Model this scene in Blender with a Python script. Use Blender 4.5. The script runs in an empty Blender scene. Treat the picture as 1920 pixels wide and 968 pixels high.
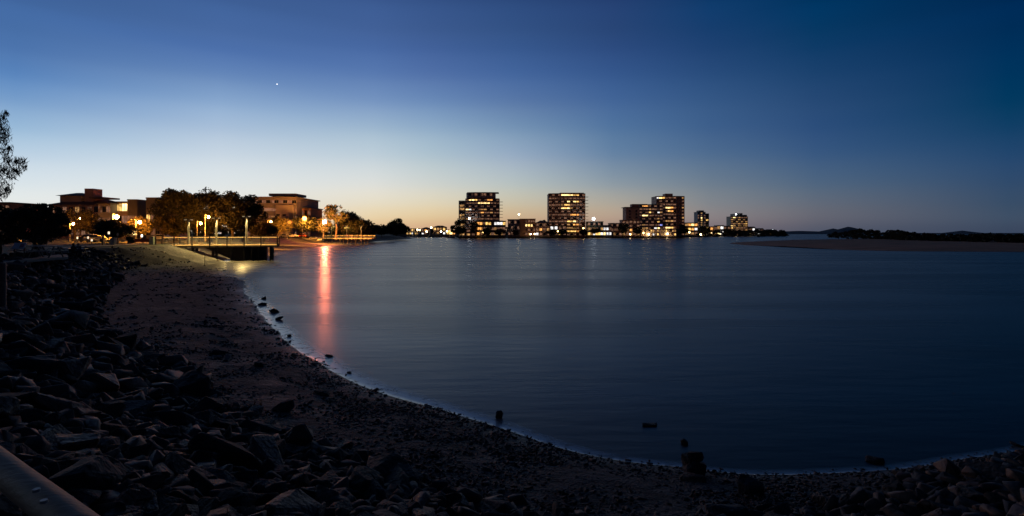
import bpy, bmesh, math, random
import numpy as np
from mathutils import Vector, Matrix, noise as mnoise

SC = bpy.context.scene
COL = SC.collection
FPX, HZ, CAMZ = 1000.0, 438.0, 4.0      # focal length in px of a 1920 px wide frame, horizon row, eye height

# ------------------------------------------------------------------ camera
cam = bpy.data.cameras.new('camera')
cam.sensor_fit = 'HORIZONTAL'
cam.sensor_width = 36.0
cam.lens = 36.0 * FPX / 1920.0
cam.shift_y = -(484.0 - HZ) / 1920.0
cam.clip_start = 0.05
cam.clip_end = 30000
camo = bpy.data.objects.new('camera', cam)
COL.objects.link(camo)
camo.location = (0, 0, CAMZ)
camo.rotation_euler = (math.radians(90), 0, 0)
SC.camera = camo
SC.view_settings.view_transform = 'Standard'
SC.view_settings.look = 'None'
SC.view_settings.gamma = 1.0
SC.view_settings.exposure = 0.0
SC.view_settings.use_curve_mapping = False
SC.render.engine = 'CYCLES'
SC.cycles.use_denoising = True
SC.cycles.sample_clamp_indirect = 4.0
SC.cycles.max_bounces = 5
SC.cycles.diffuse_bounces = 2
SC.cycles.glossy_bounces = 3
SC.cycles.caustics_reflective = False
SC.cycles.caustics_refractive = False

def lin(c):
    c = c / 255.0
    return c / 12.92 if c <= 0.04045 else ((c + 0.055) / 1.055) ** 2.4
def rgb(r, g, b):
    return (lin(r), lin(g), lin(b), 1.0)

# ------------------------------------------------------------------ dusk sky (colour by direction: elevation and azimuth)
SKY_GAIN = 1.0
ROWS = [0, 60, 100, 150, 200, 250, 300, 350, 385, 410, 430]
SKYC = {
  30:   [(64,101,156),(72,111,167),(80,120,176),(97,139,192),(130,166,206),(162,192,219),(196,214,229),(220,229,233),(230,233,230),(228,226,218),(226,218,205)],
  410:  [(62,95,149),(72,106,162),(82,117,174),(110,143,190),(145,174,209),(177,197,219),(206,218,228),(225,230,230),(228,225,218),(229,219,204),(226,206,184)],
  700:  [(58,88,141),(67,98,153),(76,109,166),(97,129,180),(128,157,196),(166,189,209),(197,210,218),(223,223,216),(231,219,193),(231,206,165),(222,184,144)],
  810:  [(52,81,132),(61,91,144),(70,101,157),(88,119,171),(115,146,187),(150,176,200),(180,197,206),(209,211,203),(224,210,180),(223,194,151),(208,167,132)],
  960:  [(44,73,122),(52,83,134),(59,92,146),(74,107,160),(97,127,170),(126,154,184),(158,176,195),(186,193,189),(202,189,163),(201,171,137),(190,154,127)],
  1150: [(36,63,111),(41,70,119),(47,78,130),(57,91,143),(71,105,153),(87,120,159),(110,135,163),(145,155,162),(174,164,150),(178,154,136),(155,131,124)],
  1330: [(14,57,104),(24,62,110),(33,68,116),(44,79,126),(56,90,135),(66,98,140),(86,112,143),(112,126,141),(130,132,137),(135,126,128),(119,108,115)],
  1530: [(0,51,94),(8,56,99),(18,60,104),(30,67,111),(40,74,118),(47,80,124),(62,91,128),(82,102,126),(98,105,119),(99,100,112),(84,88,104)],
  1890: [(0,41,83),(0,45,87),(0,49,91),(0,53,93),(6,58,96),(22,64,103),(38,71,109),(50,75,106),(57,77,102),(62,78,100),(58,71,93)],
}
world = bpy.data.worlds.new('World')
SC.world = world
world.use_nodes = True
nt = world.node_tree
nt.nodes.clear()
out = nt.nodes.new('ShaderNodeOutputWorld')
bg = nt.nodes.new('ShaderNodeBackground')
bg.inputs['Strength'].default_value = SKY_GAIN
nt.links.new(bg.outputs[0], out.inputs[0])
tc = nt.nodes.new('ShaderNodeTexCoord')
sep = nt.nodes.new('ShaderNodeSeparateXYZ')
nt.links.new(tc.outputs['Generated'], sep.inputs[0])
azn = nt.nodes.new('ShaderNodeMath'); azn.operation = 'ARCTAN2'
nt.links.new(sep.outputs[0], azn.inputs[0]); nt.links.new(sep.outputs[1], azn.inputs[1])
elc = nt.nodes.new('ShaderNodeMath'); elc.operation = 'MAXIMUM'; elc.inputs[1].default_value = 0.0
nt.links.new(sep.outputs[2], elc.inputs[0])

def sky_ramp(stops):
    r = nt.nodes.new('ShaderNodeValToRGB')
    r.color_ramp.interpolation = 'CARDINAL'
    e = r.color_ramp.elements
    while len(e) > 1:
        e.remove(e[-1])
    e[0].position, e[0].color = stops[0]
    for p, c in stops[1:]:
        n = e.new(p); n.color = c
    nt.links.new(elc.outputs[0], r.inputs[0])
    return r.outputs[0]

cols = []
for px in sorted(SKYC):
    u = (px - 960) / FPX
    st = []
    for y, c in zip(ROWS, SKYC[px]):
        v = (HZ - y) / FPX
        st.append((v / math.sqrt(u * u + 1 + v * v), rgb(*c)))
    st = st[::-1]
    top = st[-1][1]
    st.append((min(0.62, st[-1][0] + 0.16), (top[0] * .22, top[1] * .2, top[2] * .2, 1)))
    st.append((1.0, rgb(4, 14, 34)))
    cols.append((math.atan(u), sky_ramp(st)))
dark = sky_ramp([(0.0, rgb(44, 42, 54)), (0.08, rgb(36, 36, 52)), (0.25, rgb(10, 20, 40)), (0.5, rgb(4, 14, 32)), (1.0, rgb(5, 14, 32))])
cols = [(math.radians(-125), dark), (math.radians(-52), cols[0][1])] + cols[0:] + [(math.radians(80), dark)]
cur = cols[0][1]
for i in range(1, len(cols)):
    mr = nt.nodes.new('ShaderNodeMapRange')
    mr.inputs['From Min'].default_value = cols[i - 1][0]
    mr.inputs['From Max'].default_value = cols[i][0]
    nt.links.new(azn.outputs[0], mr.inputs['Value'])
    mx = nt.nodes.new('ShaderNodeMix'); mx.data_type = 'RGBA'
    nt.links.new(mr.outputs['Result'], mx.inputs['Factor'])
    nt.links.new(cur, mx.inputs['A']); nt.links.new(cols[i][1], mx.inputs['B'])
    cur = mx.outputs['Result']
nt.links.new(cur, bg.inputs['Color'])

# ------------------------------------------------------------------ materials
MATS = {}
def mat(name, col, rough=0.8, var=0.25, scale=2.0, bump=0.0, bscale=None, emit=None, estr=0.0, evar=0.0,
        metal=0.0, spec=None, trans=0.0, col2=None, stretch=None, detail=6.0, sample=False):
    if name in MATS:
        return MATS[name]
    m = bpy.data.materials.new(name); m.use_nodes = True
    t = m.node_tree; b = t.nodes['Principled BSDF']
    b.inputs['Roughness'].default_value = rough
    b.inputs['Metallic'].default_value = metal
    if spec is not None: b.inputs['Specular IOR Level'].default_value = spec
    co = t.nodes.new('ShaderNodeTexCoord')
    src = co.outputs['Object']
    if stretch:
        mp = t.nodes.new('ShaderNodeMapping'); mp.inputs['Scale'].default_value = stretch
        t.links.new(src, mp.inputs[0]); src = mp.outputs[0]
    n = t.nodes.new('ShaderNodeTexNoise'); n.inputs['Scale'].default_value = scale; n.inputs['Detail'].default_value = detail
    t.links.new(src, n.inputs['Vector'])
    r = t.nodes.new('ShaderNodeValToRGB')
    c2 = col2 or tuple(c * (1 + var) for c in col)
    c1 = tuple(c * (1 - var) for c in col)
    r.color_ramp.elements[0].position = 0.32; r.color_ramp.elements[0].color = (*c1[:3], 1)
    r.color_ramp.elements[1].position = 0.68; r.color_ramp.elements[1].color = (*c2[:3], 1)
    t.links.new(n.outputs['Fac'], r.inputs[0])
    t.links.new(r.outputs[0], b.inputs['Base Color'])
    if bump:
        n2 = t.nodes.new('ShaderNodeTexNoise'); n2.inputs['Scale'].default_value = bscale or scale * 3; n2.inputs['Detail'].default_value = 8
        t.links.new(src, n2.inputs['Vector'])
        bp = t.nodes.new('ShaderNodeBump'); bp.inputs['Strength'].default_value = 1.0; bp.inputs['Distance'].default_value = bump
        t.links.new(n2.outputs['Fac'], bp.inputs['Height']); t.links.new(bp.outputs[0], b.inputs['Normal'])
    if emit:
        b.inputs['Emission Color'].default_value = (*emit, 1)
        b.inputs['Emission Strength'].default_value = estr
        if evar:
            n3 = t.nodes.new('ShaderNodeTexNoise'); n3.inputs['Scale'].default_value = 0.55; n3.inputs['Detail'].default_value = 3
            g = t.nodes.new('ShaderNodeNewGeometry')
            t.links.new(g.outputs['Position'], n3.inputs['Vector'])
            mr = t.nodes.new('ShaderNodeMapRange')
            mr.inputs['From Min'].default_value = .35; mr.inputs['From Max'].default_value = .65
            mr.inputs['To Min'].default_value = estr * (1 - evar); mr.inputs['To Max'].default_value = estr * (1 + evar)
            t.links.new(n3.outputs['Fac'], mr.inputs['Value']); t.links.new(mr.outputs[0], b.inputs['Emission Strength'])
        m.cycles.emission_sampling = 'AUTO' if sample else 'NONE'
    if trans:
        t.nodes.remove(n) if False else None
        tr = t.nodes.new('ShaderNodeBsdfTranslucent'); mixs = t.nodes.new('ShaderNodeMixShader')
        mixs.inputs[0].default_value = trans
        t.links.new(r.outputs[0], tr.inputs['Color'])
        t.links.new(b.outputs[0], mixs.inputs[1]); t.links.new(tr.outputs[0], mixs.inputs[2])
        t.links.new(mixs.outputs[0], t.nodes['Material Output'].inputs['Surface'])
    MATS[name] = m
    return m

M_CONC = mat('weathered_concrete', (.45, .43, .40), .85, .2, .4, .004)
M_PINK = mat('terracotta_render', (.55, .34, .27), .85, .15, .3)
M_CREAM = mat('cream_render', (.62, .55, .47), .85, .12, .3)
M_BROWNW = mat('brown_render', (.66, .50, .41), .85, .18, .3)
M_GREYW = mat('grey_render', (.42, .40, .42), .85, .15, .3)
M_DARKW = mat('dark_cladding', (.17, .155, .16), .6, .2, .4)
M_ORANGEW = mat('orange_render', (.60, .30, .17), .85, .12, .3)
M_WHITEW = mat('white_render', (.78, .75, .70), .8, .08, .3)
M_ROOF = mat('roof_sheet', (.20, .15, .13), .7, .2, .6)
M_ROOFG = mat('green_grey_roof', (.16, .18, .14), .6, .15, .5)
M_GLASS = mat('dark_window_glass', (.02, .022, .03), .12, .2, .5)
M_PARA = mat('balcony_balustrade', (.34, .27, .23), .35, .25, .4)
M_Y = mat('lit_room_yellow', (.3, .25, .15), .5, emit=(1.0, .58, .16), estr=1.5, evar=.65, sample=True)
M_YB = mat('lit_room_bright', (.3, .25, .15), .5, emit=(1.0, .70, .27), estr=2.4, evar=.5, sample=True)
M_O = mat('lit_room_orange', (.3, .2, .1), .5, emit=(1.0, .42, .10), estr=1.3, evar=.7, sample=True)
M_W = mat('lit_room_white', (.3, .3, .3), .5, emit=(.95, .92, .9), estr=1.3, evar=.5, sample=True)
M_D = mat('dim_lit_room', (.2, .16, .1), .5, emit=(1.0, .52, .18), estr=.42, evar=.8, sample=True)
M_E = mat('added_faint_pane_glow', (.25, .17, .12), .6, emit=(1.0, .50, .30), estr=.16, evar=.9, sample=True)  # faint glow added to dark panes to lift the facades
M_B = mat('lit_room_blue', (.1, .1, .3), .5, emit=(.3, .35, 1.0), estr=1.0, evar=.4)
WM = {'.': M_GLASS, 'y': M_Y, 'Y': M_YB, 'o': M_O, 'w': M_W, 'd': M_D, 'e': M_E, 'b': M_B}
WL = {'y': 'window lit warm yellow', 'Y': 'brightly lit yellow window', 'o': 'window lit orange', 'w': 'window lit cool white',
      'd': 'dimly lit window', 'b': 'window lit blue'}
M_METAL = mat('galvanised_metal', (.42, .42, .40), .45, .1, 3, metal=.3)
M_POLEW = mat('pale_painted_steel', (.15, .15, .14), .5, .08, 3)
M_BLACKM = mat('black_metal', (.03, .03, .03), .4, .1, 3)
M_TIMB = mat('weathered_timber', (.30, .21, .14), .75, .3, 1.5, .006, 14, stretch=(1, 8, 8))
M_DTIMB = mat('dark_wet_timber', (.05, .04, .035), .6, .3, 2, .01)
M_LOG = mat('silvery_treated_log', (.20, .14, .115), .62, .25, 2.2, .004, 9, stretch=(.6, 6, 6))
M_BARK = mat('grey_brown_bark', (.10, .075, .055), .9, .3, 3, .03)
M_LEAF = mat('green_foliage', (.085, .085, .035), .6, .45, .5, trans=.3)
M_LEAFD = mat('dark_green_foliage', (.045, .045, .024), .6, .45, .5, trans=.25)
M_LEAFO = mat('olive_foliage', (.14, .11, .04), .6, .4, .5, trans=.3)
M_NEEDLE = mat('grey_green_needles', (.04, .05, .04), .7, .35, .8, trans=.2)
M_TYRE = mat('tyre_rubber', (.02, .02, .02), .8, .1, 5)
M_SOD = mat('sodium_lamp_glow', (.8, .5, .2), .4, emit=(1.0, .36, .05), estr=16, sample=True)
M_SOD2 = mat('strong_sodium_lamp_glow', (.8, .5, .2), .4, emit=(1.0, .20, .085), estr=1500, sample=True)
M_SOD3 = mat('weak_sodium_lamp_glow', (.8, .5, .2), .4, emit=(1.0, .33, .035), estr=900, sample=True)
M_LW = mat('white_lamp_glow', (.8, .8, .8), .4, emit=(1.0, .74, .40), estr=22, sample=True)
M_LC = mat('cool_lamp_glow', (.8, .8, .8), .4, emit=(.86, .93, 1.0), estr=14, sample=True)
M_LY = mat('yellow_lamp_glow', (.8, .8, .5), .4, emit=(1.0, .62, .20), estr=30, sample=True)
M_ADDGLOW = mat('added_warm_glow', (.7, .6, .4), .4, emit=(1.0, .55, .12), estr=2.6, sample=True)
M_LENS = mat('softly_glowing_lens', (.7, .7, .6), .4, emit=(1.0, .92, .62), estr=.7, sample=False)

# ------------------------------------------------------------------ helpers
def at(px, py, Y):
    return Vector(((px - 960) / FPX * Y, Y, CAMZ - (py - HZ) / FPX * Y))
def onz(px, py, z):
    Y = (CAMZ - z) * FPX / (py - HZ)
    return Vector(((px - 960) / FPX * Y, Y, z))
def X(px, Y): return (px - 960) / FPX * Y
def Z(py, Y): return CAMZ - (py - HZ) / FPX * Y

class MB:
    def __init__(s): s.v = []; s.f = []; s.m = []
    def add(s, vs, fs, mi=0):
        o = len(s.v); s.v += [tuple(p) for p in vs]
        s.f += [tuple(i + o for i in f) for f in fs]; s.m += [mi] * len(fs)
        return s
    def box(s, x0, x1, y0, y1, z0, z1, mi=0):
        return s.add([(x0,y0,z0),(x1,y0,z0),(x1,y1,z0),(x0,y1,z0),(x0,y0,z1),(x1,y0,z1),(x1,y1,z1),(x0,y1,z1)],
              [(3,2,1,0),(4,5,6,7),(0,1,5,4),(1,2,6,5),(2,3,7,6),(3,0,4,7)], mi)
    def tube(s, a, b, r0, r1=None, n=8, mi=0, cap=True):
        a = Vector(a); b = Vector(b); r1 = r0 if r1 is None else r1
        d = (b - a).normalized(); u = d.orthogonal().normalized(); w = d.cross(u)
        vs = []
        for p, r in ((a, r0), (b, r1)):
            for k in range(n):
                t = 2 * math.pi * k / n
                vs.append(p + u * (r * math.cos(t)) + w * (r * math.sin(t)))
        fs = [(k, (k+1) % n, n + (k+1) % n, n + k) for k in range(n)]
        if cap: fs += [tuple(range(n))[::-1], tuple(range(n, 2*n))]
        return s.add(vs, fs, mi)
    def prism(s, pts, z0, z1, mi=0):
        n = len(pts)
        vs = [(p[0], p[1], z0) for p in pts] + [(p[0], p[1], z1) for p in pts]
        fs = [(k, (k+1) % n, n + (k+1) % n, n + k) for k in range(n)] + [tuple(range(n))[::-1], tuple(range(n, 2*n))]
        return s.add(vs, fs, mi)
    def profile(s, pts, x0, x1, mi=0):     # pts in (y,z), extruded along x
        n = len(pts)
        vs = [(x0, p[0], p[1]) for p in pts] + [(x1, p[0], p[1]) for p in pts]
        fs = [(k, (k+1) % n, n + (k+1) % n, n + k) for k in range(n)] + [tuple(range(n))[::-1], tuple(range(n, 2*n))]
        return s.add(vs, fs, mi)
    def sphere(s, c, r, mi=0, n=10, m=6, sc=(1,1,1)):
        vs = [(c[0], c[1], c[2] + r*sc[2])]
        for j in range(1, m):
            p = math.pi * j / m
            for k in range(n):
                t = 2 * math.pi * k / n
                vs.append((c[0]+r*sc[0]*math.sin(p)*math.cos(t), c[1]+r*sc[1]*math.sin(p)*math.sin(t), c[2]+r*sc[2]*math.cos(p)))
        vs.append((c[0], c[1], c[2] - r*sc[2]))
        fs = [(0, 1+k, 1+(k+1) % n) for k in range(n)]
        for j in range(m-2):
            o = 1 + j*n
            fs += [(o+k, o+n+k, o+n+(k+1) % n, o+(k+1) % n) for k in range(n)]
        o = 1 + (m-2)*n; L = len(vs)-1
        fs += [(o+k, L, o+(k+1) % n) for k in range(n)]
        return s.add(vs, fs, mi)
    def mesh(s, name, mats):
        me = bpy.data.meshes.new(name); me.from_pydata(s.v, [], s.f)
        for m in (mats if isinstance(mats, (list, tuple)) else [mats]): me.materials.append(m)
        if any(s.m): me.polygons.foreach_set('material_index', s.m)
        bm = bmesh.new(); bm.from_mesh(me); bmesh.ops.recalc_face_normals(bm, faces=bm.faces); bm.to_mesh(me); bm.free()
        return me
    def build(s, name, mats, parent=None, smooth=False, label=None):
        me = s.mesh(name, mats)
        if smooth: me.polygons.foreach_set('use_smooth', [True]*len(me.polygons))
        return link(name, me, parent, label)

def link(name, me, parent=None, label=None):
    o = bpy.data.objects.new(name, me); COL.objects.link(o)
    if parent: o.parent = parent
    if label: o['label'] = label
    return o
def tag(o, label=None, cat=None, group=None, kind=None):
    if label: o['label'] = label
    if cat: o['category'] = cat
    if group: o['group'] = group
    if kind: o['kind'] = kind
    return o
def thing(name, label, cat, loc=(0,0,0), rz=0, group=None):
    o = bpy.data.objects.new(name, None); COL.objects.link(o)
    o.empty_display_size = .3
    o.location = loc; o.rotation_euler = (0, 0, rz)
    return tag(o, label, cat, group)
def copy_tree(o, parent=None):
    c = o.copy(); COL.objects.link(c); c.parent = parent
    for ch in [k for k in o.children]: copy_tree(ch, c)
    return c
def raw_mesh(name, V, F, mats, mi=None, smooth=False):
    me = bpy.data.meshes.new(name)
    V = np.asarray(V, dtype=np.float32); F = np.asarray(F, dtype=np.int32); k = F.shape[1]
    me.vertices.add(len(V)); me.vertices.foreach_set('co', V.ravel())
    me.loops.add(F.size); me.loops.foreach_set('vertex_index', F.ravel())
    me.polygons.add(len(F)); me.polygons.foreach_set('loop_start', np.arange(0, F.size, k, dtype=np.int32))
    me.polygons.foreach_set('loop_total', np.full(len(F), k, dtype=np.int32))
    for m in (mats if isinstance(mats, (list, tuple)) else [mats]): me.materials.append(m)
    if mi is not None: me.polygons.foreach_set('material_index', np.asarray(mi, dtype=np.int32))
    if smooth: me.polygons.foreach_set('use_smooth', np.ones(len(F), dtype=bool))
    me.update(calc_edges=True); me.validate()
    return me

# ------------------------------------------------------------------ terrain of the near shore
# shoreline points: x, y, beach width, run of the stone bank
SH = [(600,-200,3,6),(200,-60,3,6),(80,-2,3,6),(40,10,2,6),(22,13.2,1.4,6),(14,11.4,1.2,6.2),
      (9.4,9.83,1.2,6.2),(7.87,9.37,1.3,6.3),(6.1,8.95,1.5,6.2),(3.9,8.85,2.5,5.8),(3.15,9.05,3.0,5.4),(2.0,9.35,3.4,5),
      (.9,9.85,3.6,5),(-.33,11.05,3.9,5.2),(-1.9,12.3,4.0,5.2),(-3.6,13.8,3.9,5.2),(-4.7,14.9,3.8,4.8),(-5.95,16.5,4.2,4.7),
      (-8.1,19.4,5.0,4.7),(-11.4,24.7,6.6,4.5),(-14.0,29.4,7.2,4.5),(-17.8,35.7,8.0,4.5),(-21.4,43.0,8.6,4.5),(-24.7,48.0,8.8,4.5),(-28.7,52.3,8.4,5),
      (-31.5,59,8.4,6),(-35.2,66,4.8,6.5),(-39.0,72.5,2.4,6),(-42.8,79.5,1.4,5.4),(-44.6,88,2.4,7),(-46.5,98,5,9),(-50,114,10,7),
      (-55.5,143,13,7),(-59,170,14,7),(-63,208,14,7),(-67,250,12,7),(-72,330,10,7),(-78,420,8,7),(-92,480,6,6),(-110,560,6,6),(-140,700,6,6)]
def dense(pts, seed=1):
    P = np.array(pts, float); out = [P[0]]
    for a, b, c, d in zip(np.vstack([P[:1], P[:-2]]), P[:-1], P[1:], np.vstack([P[2:], P[-1:]])):
        L = np.linalg.norm(c[:2] - b[:2]); n = max(2, min(14, int(L / .35)))
        for k in range(1, n + 1):
            t = k / n
            q = .5*((2*b)+(c-a)*t+(2*a-5*b+4*c-d)*t*t+(-a+3*b-3*c+d)*t**3)
            out.append(q)
    return np.array(out)
SHD = dense(SH)
_r = np.random.RandomState(5)
for i in range(len(SHD)):
    x, y = SHD[i, :2]
    dist = math.hypot(x, y); amp = .06 + .004 * min(dist, 120)
    n1 = mnoise.noise(Vector((x * .55, y * .55, 0))); n2 = mnoise.noise(Vector((x * .12, y * .12, 7)))
    SHD[i, 0] += amp * n1 + .6 * amp * n2; SHD[i, 1] += amp * n1 * .8
WATER_POLY = np.vstack([SHD[:, :2], [(-140, 9000), (9000, 9000), (9000, -200)]])
def inside(poly, x, y):
    c = np.zeros(x.shape, bool); n = len(poly); j = n - 1
    for i in range(n):
        xi, yi = poly[i]; xj, yj = poly[j]
        if yi != yj:
            m = ((yi > y) != (yj > y)) & (x < (xj - xi) * (y - yi) / (yj - yi) + xi)
            c ^= m
        j = i
    return c
def seg_dist(P, x, y, attrs=True):
    best = np.full(x.shape, 1e9); A = [np.zeros(x.shape) for _ in range(P.shape[1] - 2)]
    for a, b in zip(P[:-1], P[1:]):
        dx, dy = b[0]-a[0], b[1]-a[1]; L2 = dx*dx + dy*dy + 1e-9
        t = np.clip(((x-a[0])*dx + (y-a[1])*dy) / L2, 0, 1)
        d = np.hypot(x-a[0]-t*dx, y-a[1]-t*dy); m = d < best
        best[m] = d[m]
        for k in range(len(A)):
            A[k][m] = (a[2+k] + t*(b[2+k]-a[2+k]))[m]
    return best, A
def sst(t): t = np.clip(t, 0, 1); return t*t*(3-2*t)
def terr(x, y):
    x = np.asarray(x, float); y = np.asarray(y, float)
    d, (w, r) = seg_dist(SHD, x, y)
    wat = inside(WATER_POLY, x, y)
    zb = .55 * np.clip(d / w, 0, 1) ** .9
    zt = (d - w) / r
    z = zb + 1.85 * (np.clip(zt, 0, 1) * .75 + sst(zt) * .25)
    z = np.where(wat, -np.minimum(d * .10, 3.0), z)
    s = np.where(wat, -d, d)
    return z, s, w, r
def H(x, y):
    return float(terr(np.array([x]), np.array([y]))[0][0])

rad = np.concatenate([np.geomspace(.4, 60, 250), np.geomspace(61, 700, 110), np.array([900, 1300, 2000, 3500, 6500])])
ang = np.concatenate([np.linspace(-180, -100, 25)[:-1], np.linspace(-100, -2, 300)[:-1], np.linspace(-2, 55, 170)[:-1], np.linspace(55, 180, 40)])
A_, R_ = np.meshgrid(np.radians(ang), rad, indexing='ij')
GX, GY = R_*np.sin(A_), R_*np.cos(A_)
GZ, GS, GW, GR = terr(GX.ravel(), GY.ravel())
gx, gy = GX.ravel(), GY.ravel()
nz = np.array([mnoise.fractal(Vector((a*.9, b*.9, 0)), 1.0, 2.0, 4) if abs(a) < 90 and 0 < b < 120 else 0 for a, b in zip(gx, gy)])
nz2 = np.array([mnoise.noise(Vector((a*.25, b*.25, 3))) if abs(a) < 120 and -20 < b < 200 else 0 for a, b in zip(gx, gy)])
near = GS > 0
GZ = GZ + np.where(near, (nz*.035 + nz2*.05) * np.clip(GS/1.2, 0, 1), 0) + np.where((GS > GW) & (GS < GW+GR), nz*.08, 0)
na, nr = len(ang), len(rad)
idx = np.arange(na*nr).reshape(na, nr)
Fq = np.stack([idx[:-1, :-1], idx[:-1, 1:], idx[1:, 1:], idx[1:, :-1]], -1).reshape(-1, 4)
fs = GS[Fq].mean(1); fw = GW[Fq].mean(1); fr = GR[Fq].mean(1)
gV = np.stack([gx, gy, GZ], 1)

def sand_material():
    m = bpy.data.materials.new('damp_beach_sand'); m.use_nodes = True
    t = m.node_tree; b = t.nodes['Principled BSDF']; g = t.nodes.new('ShaderNodeNewGeometry')
    def nzn(sc, det=6, st=None):
        n = t.nodes.new('ShaderNodeTexNoise'); n.inputs['Scale'].default_value = sc; n.inputs['Detail'].default_value = det
        if st:
            mp = t.nodes.new('ShaderNodeMapping'); mp.inputs['Scale'].default_value = st; mp.inputs['Rotation'].default_value = (0, 0, math.radians(35))
            t.links.new(g.outputs['Position'], mp.inputs[0]); t.links.new(mp.outputs[0], n.inputs['Vector'])
        else: t.links.new(g.outputs['Position'], n.inputs['Vector'])
        return n.outputs['Fac']
    a = nzn(2.6, 10, (1, 2.0, 1)); f = nzn(19, 6)
    ad = t.nodes.new('ShaderNodeMath'); ad.operation = 'MULTIPLY_ADD'; ad.inputs[1].default_value = .62
    t.links.new(f, ad.inputs[0]); t.links.new(a, ad.inputs[2])
    r = t.nodes.new('ShaderNodeValToRGB'); e = r.color_ramp.elements
    e[0].position = .66; e[0].color = (.030, .030, .034, 1); e[1].position = .95; e[1].color = (.135, .130, .132, 1)
    x = e.new(.80); x.color = (.072, .068, .071, 1)
    t.links.new(ad.outputs[0], r.inputs[0]); t.links.new(r.outputs[0], b.inputs['Base Color'])
    sp = t.nodes.new('ShaderNodeSeparateXYZ'); t.links.new(g.outputs['Position'], sp.inputs[0])
    mr = t.nodes.new('ShaderNodeMapRange'); mr.inputs['From Min'].default_value = .01; mr.inputs['From Max'].default_value = .16
    mr.inputs['To Min'].default_value = .50; mr.inputs['To Max'].default_value = .85
    t.links.new(sp.outputs[2], mr.inputs['Value'])
    wet = nzn(.55, 3); mr2 = t.nodes.new('ShaderNodeMapRange'); mr2.inputs['From Min'].default_value = .56; mr2.inputs['From Max'].default_value = .64
    mr2.inputs['To Min'].default_value = 0; mr2.inputs['To Max'].default_value = .16
    t.links.new(wet, mr2.inputs['Value'])
    sb = t.nodes.new('ShaderNodeMath'); sb.operation = 'SUBTRACT'; t.links.new(mr.outputs[0], sb.inputs[0]); t.links.new(mr2.outputs[0], sb.inputs[1])
    t.links.new(sb.outputs[0], b.inputs['Roughness'])
    bp = t.nodes.new('ShaderNodeBump'); bp.inputs['Distance'].default_value = .11; bp.inputs['Strength'].default_value = .9
    t.links.new(ad.outputs[0], bp.inputs['Height']); t.links.new(bp.outputs[0], b.inputs['Normal'])
    return m
M_SAND = sand_material()
M_BANK = mat('dark_rubble_fill', (.035, .032, .034), .9, .5, 1.6, .08, 5)
M_LAWN = mat('dry_park_grass', (.050, .060, .026), .9, .35, .8, .03, 18)
def sub(name, mask, m):
    F = Fq[mask]; u, inv = np.unique(F, return_inverse=True)
    o = link(name, raw_mesh(name, gV[u], inv.reshape(-1, 4), m, smooth=True)); return tag(o, kind='structure')
fy = gy[Fq].mean(1); sandy = (fs < fw) | ((fy > 66) & (fs < fw + fr * .9) & (fy < 300))
sub('beach', sandy, M_SAND)
sub('embankment', ~sandy & (fs < fw + fr), M_BANK)
sub('lawn', ~sandy & (fs >= fw + fr), M_LAWN)

# ------------------------------------------------------------------ water
def water_material():
    m = bpy.data.materials.new('long_exposure_water'); m.use_nodes = True
    t = m.node_tree; b = t.nodes['Principled BSDF']; g = t.nodes.new('ShaderNodeNewGeometry')
    b2 = t.nodes.new('ShaderNodeBsdfPrincipled')
    def nz_(scale, det, rot=0):
        mp = t.nodes.new('ShaderNodeMapping'); mp.inputs['Scale'].default_value = scale; mp.inputs['Rotation'].default_value = (0, 0, math.radians(rot))
        t.links.new(g.outputs['Position'], mp.inputs[0])
        n = t.nodes.new('ShaderNodeTexNoise'); n.inputs['Scale'].default_value = 1.0; n.inputs['Detail'].default_value = det
        t.links.new(mp.outputs[0], n.inputs['Vector']); return n.outputs['Fac']
    def mrng(src, a, c, lo=.35, hi=.65):
        mr = t.nodes.new('ShaderNodeMapRange'); mr.inputs['From Min'].default_value = lo; mr.inputs['From Max'].default_value = hi
        mr.inputs['To Min'].default_value = a; mr.inputs['To Max'].default_value = c
        t.links.new(src, mr.inputs['Value']); return mr.outputs[0]
    bands = nz_((.03, .16, 1), 4, 5)
    for q in (b, b2):
        q.inputs['Base Color'].default_value = (.002, .002, .003, 1); q.inputs['IOR'].default_value = 1.5
    t.links.new(mrng(bands, .25, .29), b.inputs['Roughness'])
    t.links.new(mrng(bands, .60, .66), b2.inputs['Roughness'])
    bp = t.nodes.new('ShaderNodeBump'); bp.inputs['Strength'].default_value = .35; bp.inputs['Distance'].default_value = .035
    t.links.new(nz_((.5, 1.8, 1), 4, -6), bp.inputs['Height'])
    t.links.new(bp.outputs[0], b.inputs['Normal']); t.links.new(bp.outputs[0], b2.inputs['Normal'])
    mx = t.nodes.new('ShaderNodeMixShader'); t.links.new(mrng(bands, .40, .47), mx.inputs[0])
    t.links.new(b.outputs[0], mx.inputs[1]); t.links.new(b2.outputs[0], mx.inputs[2])
    t.links.new(mx.outputs[0], t.nodes['Material Output'].inputs['Surface'])
    return m
w = MB().add([(-9000, -9000, 0), (9000, -9000, 0), (9000, 9500, 0), (-9000, 9500, 0)], [(0, 1, 2, 3)]).build('water', water_material())
tag(w, kind='structure')

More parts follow.
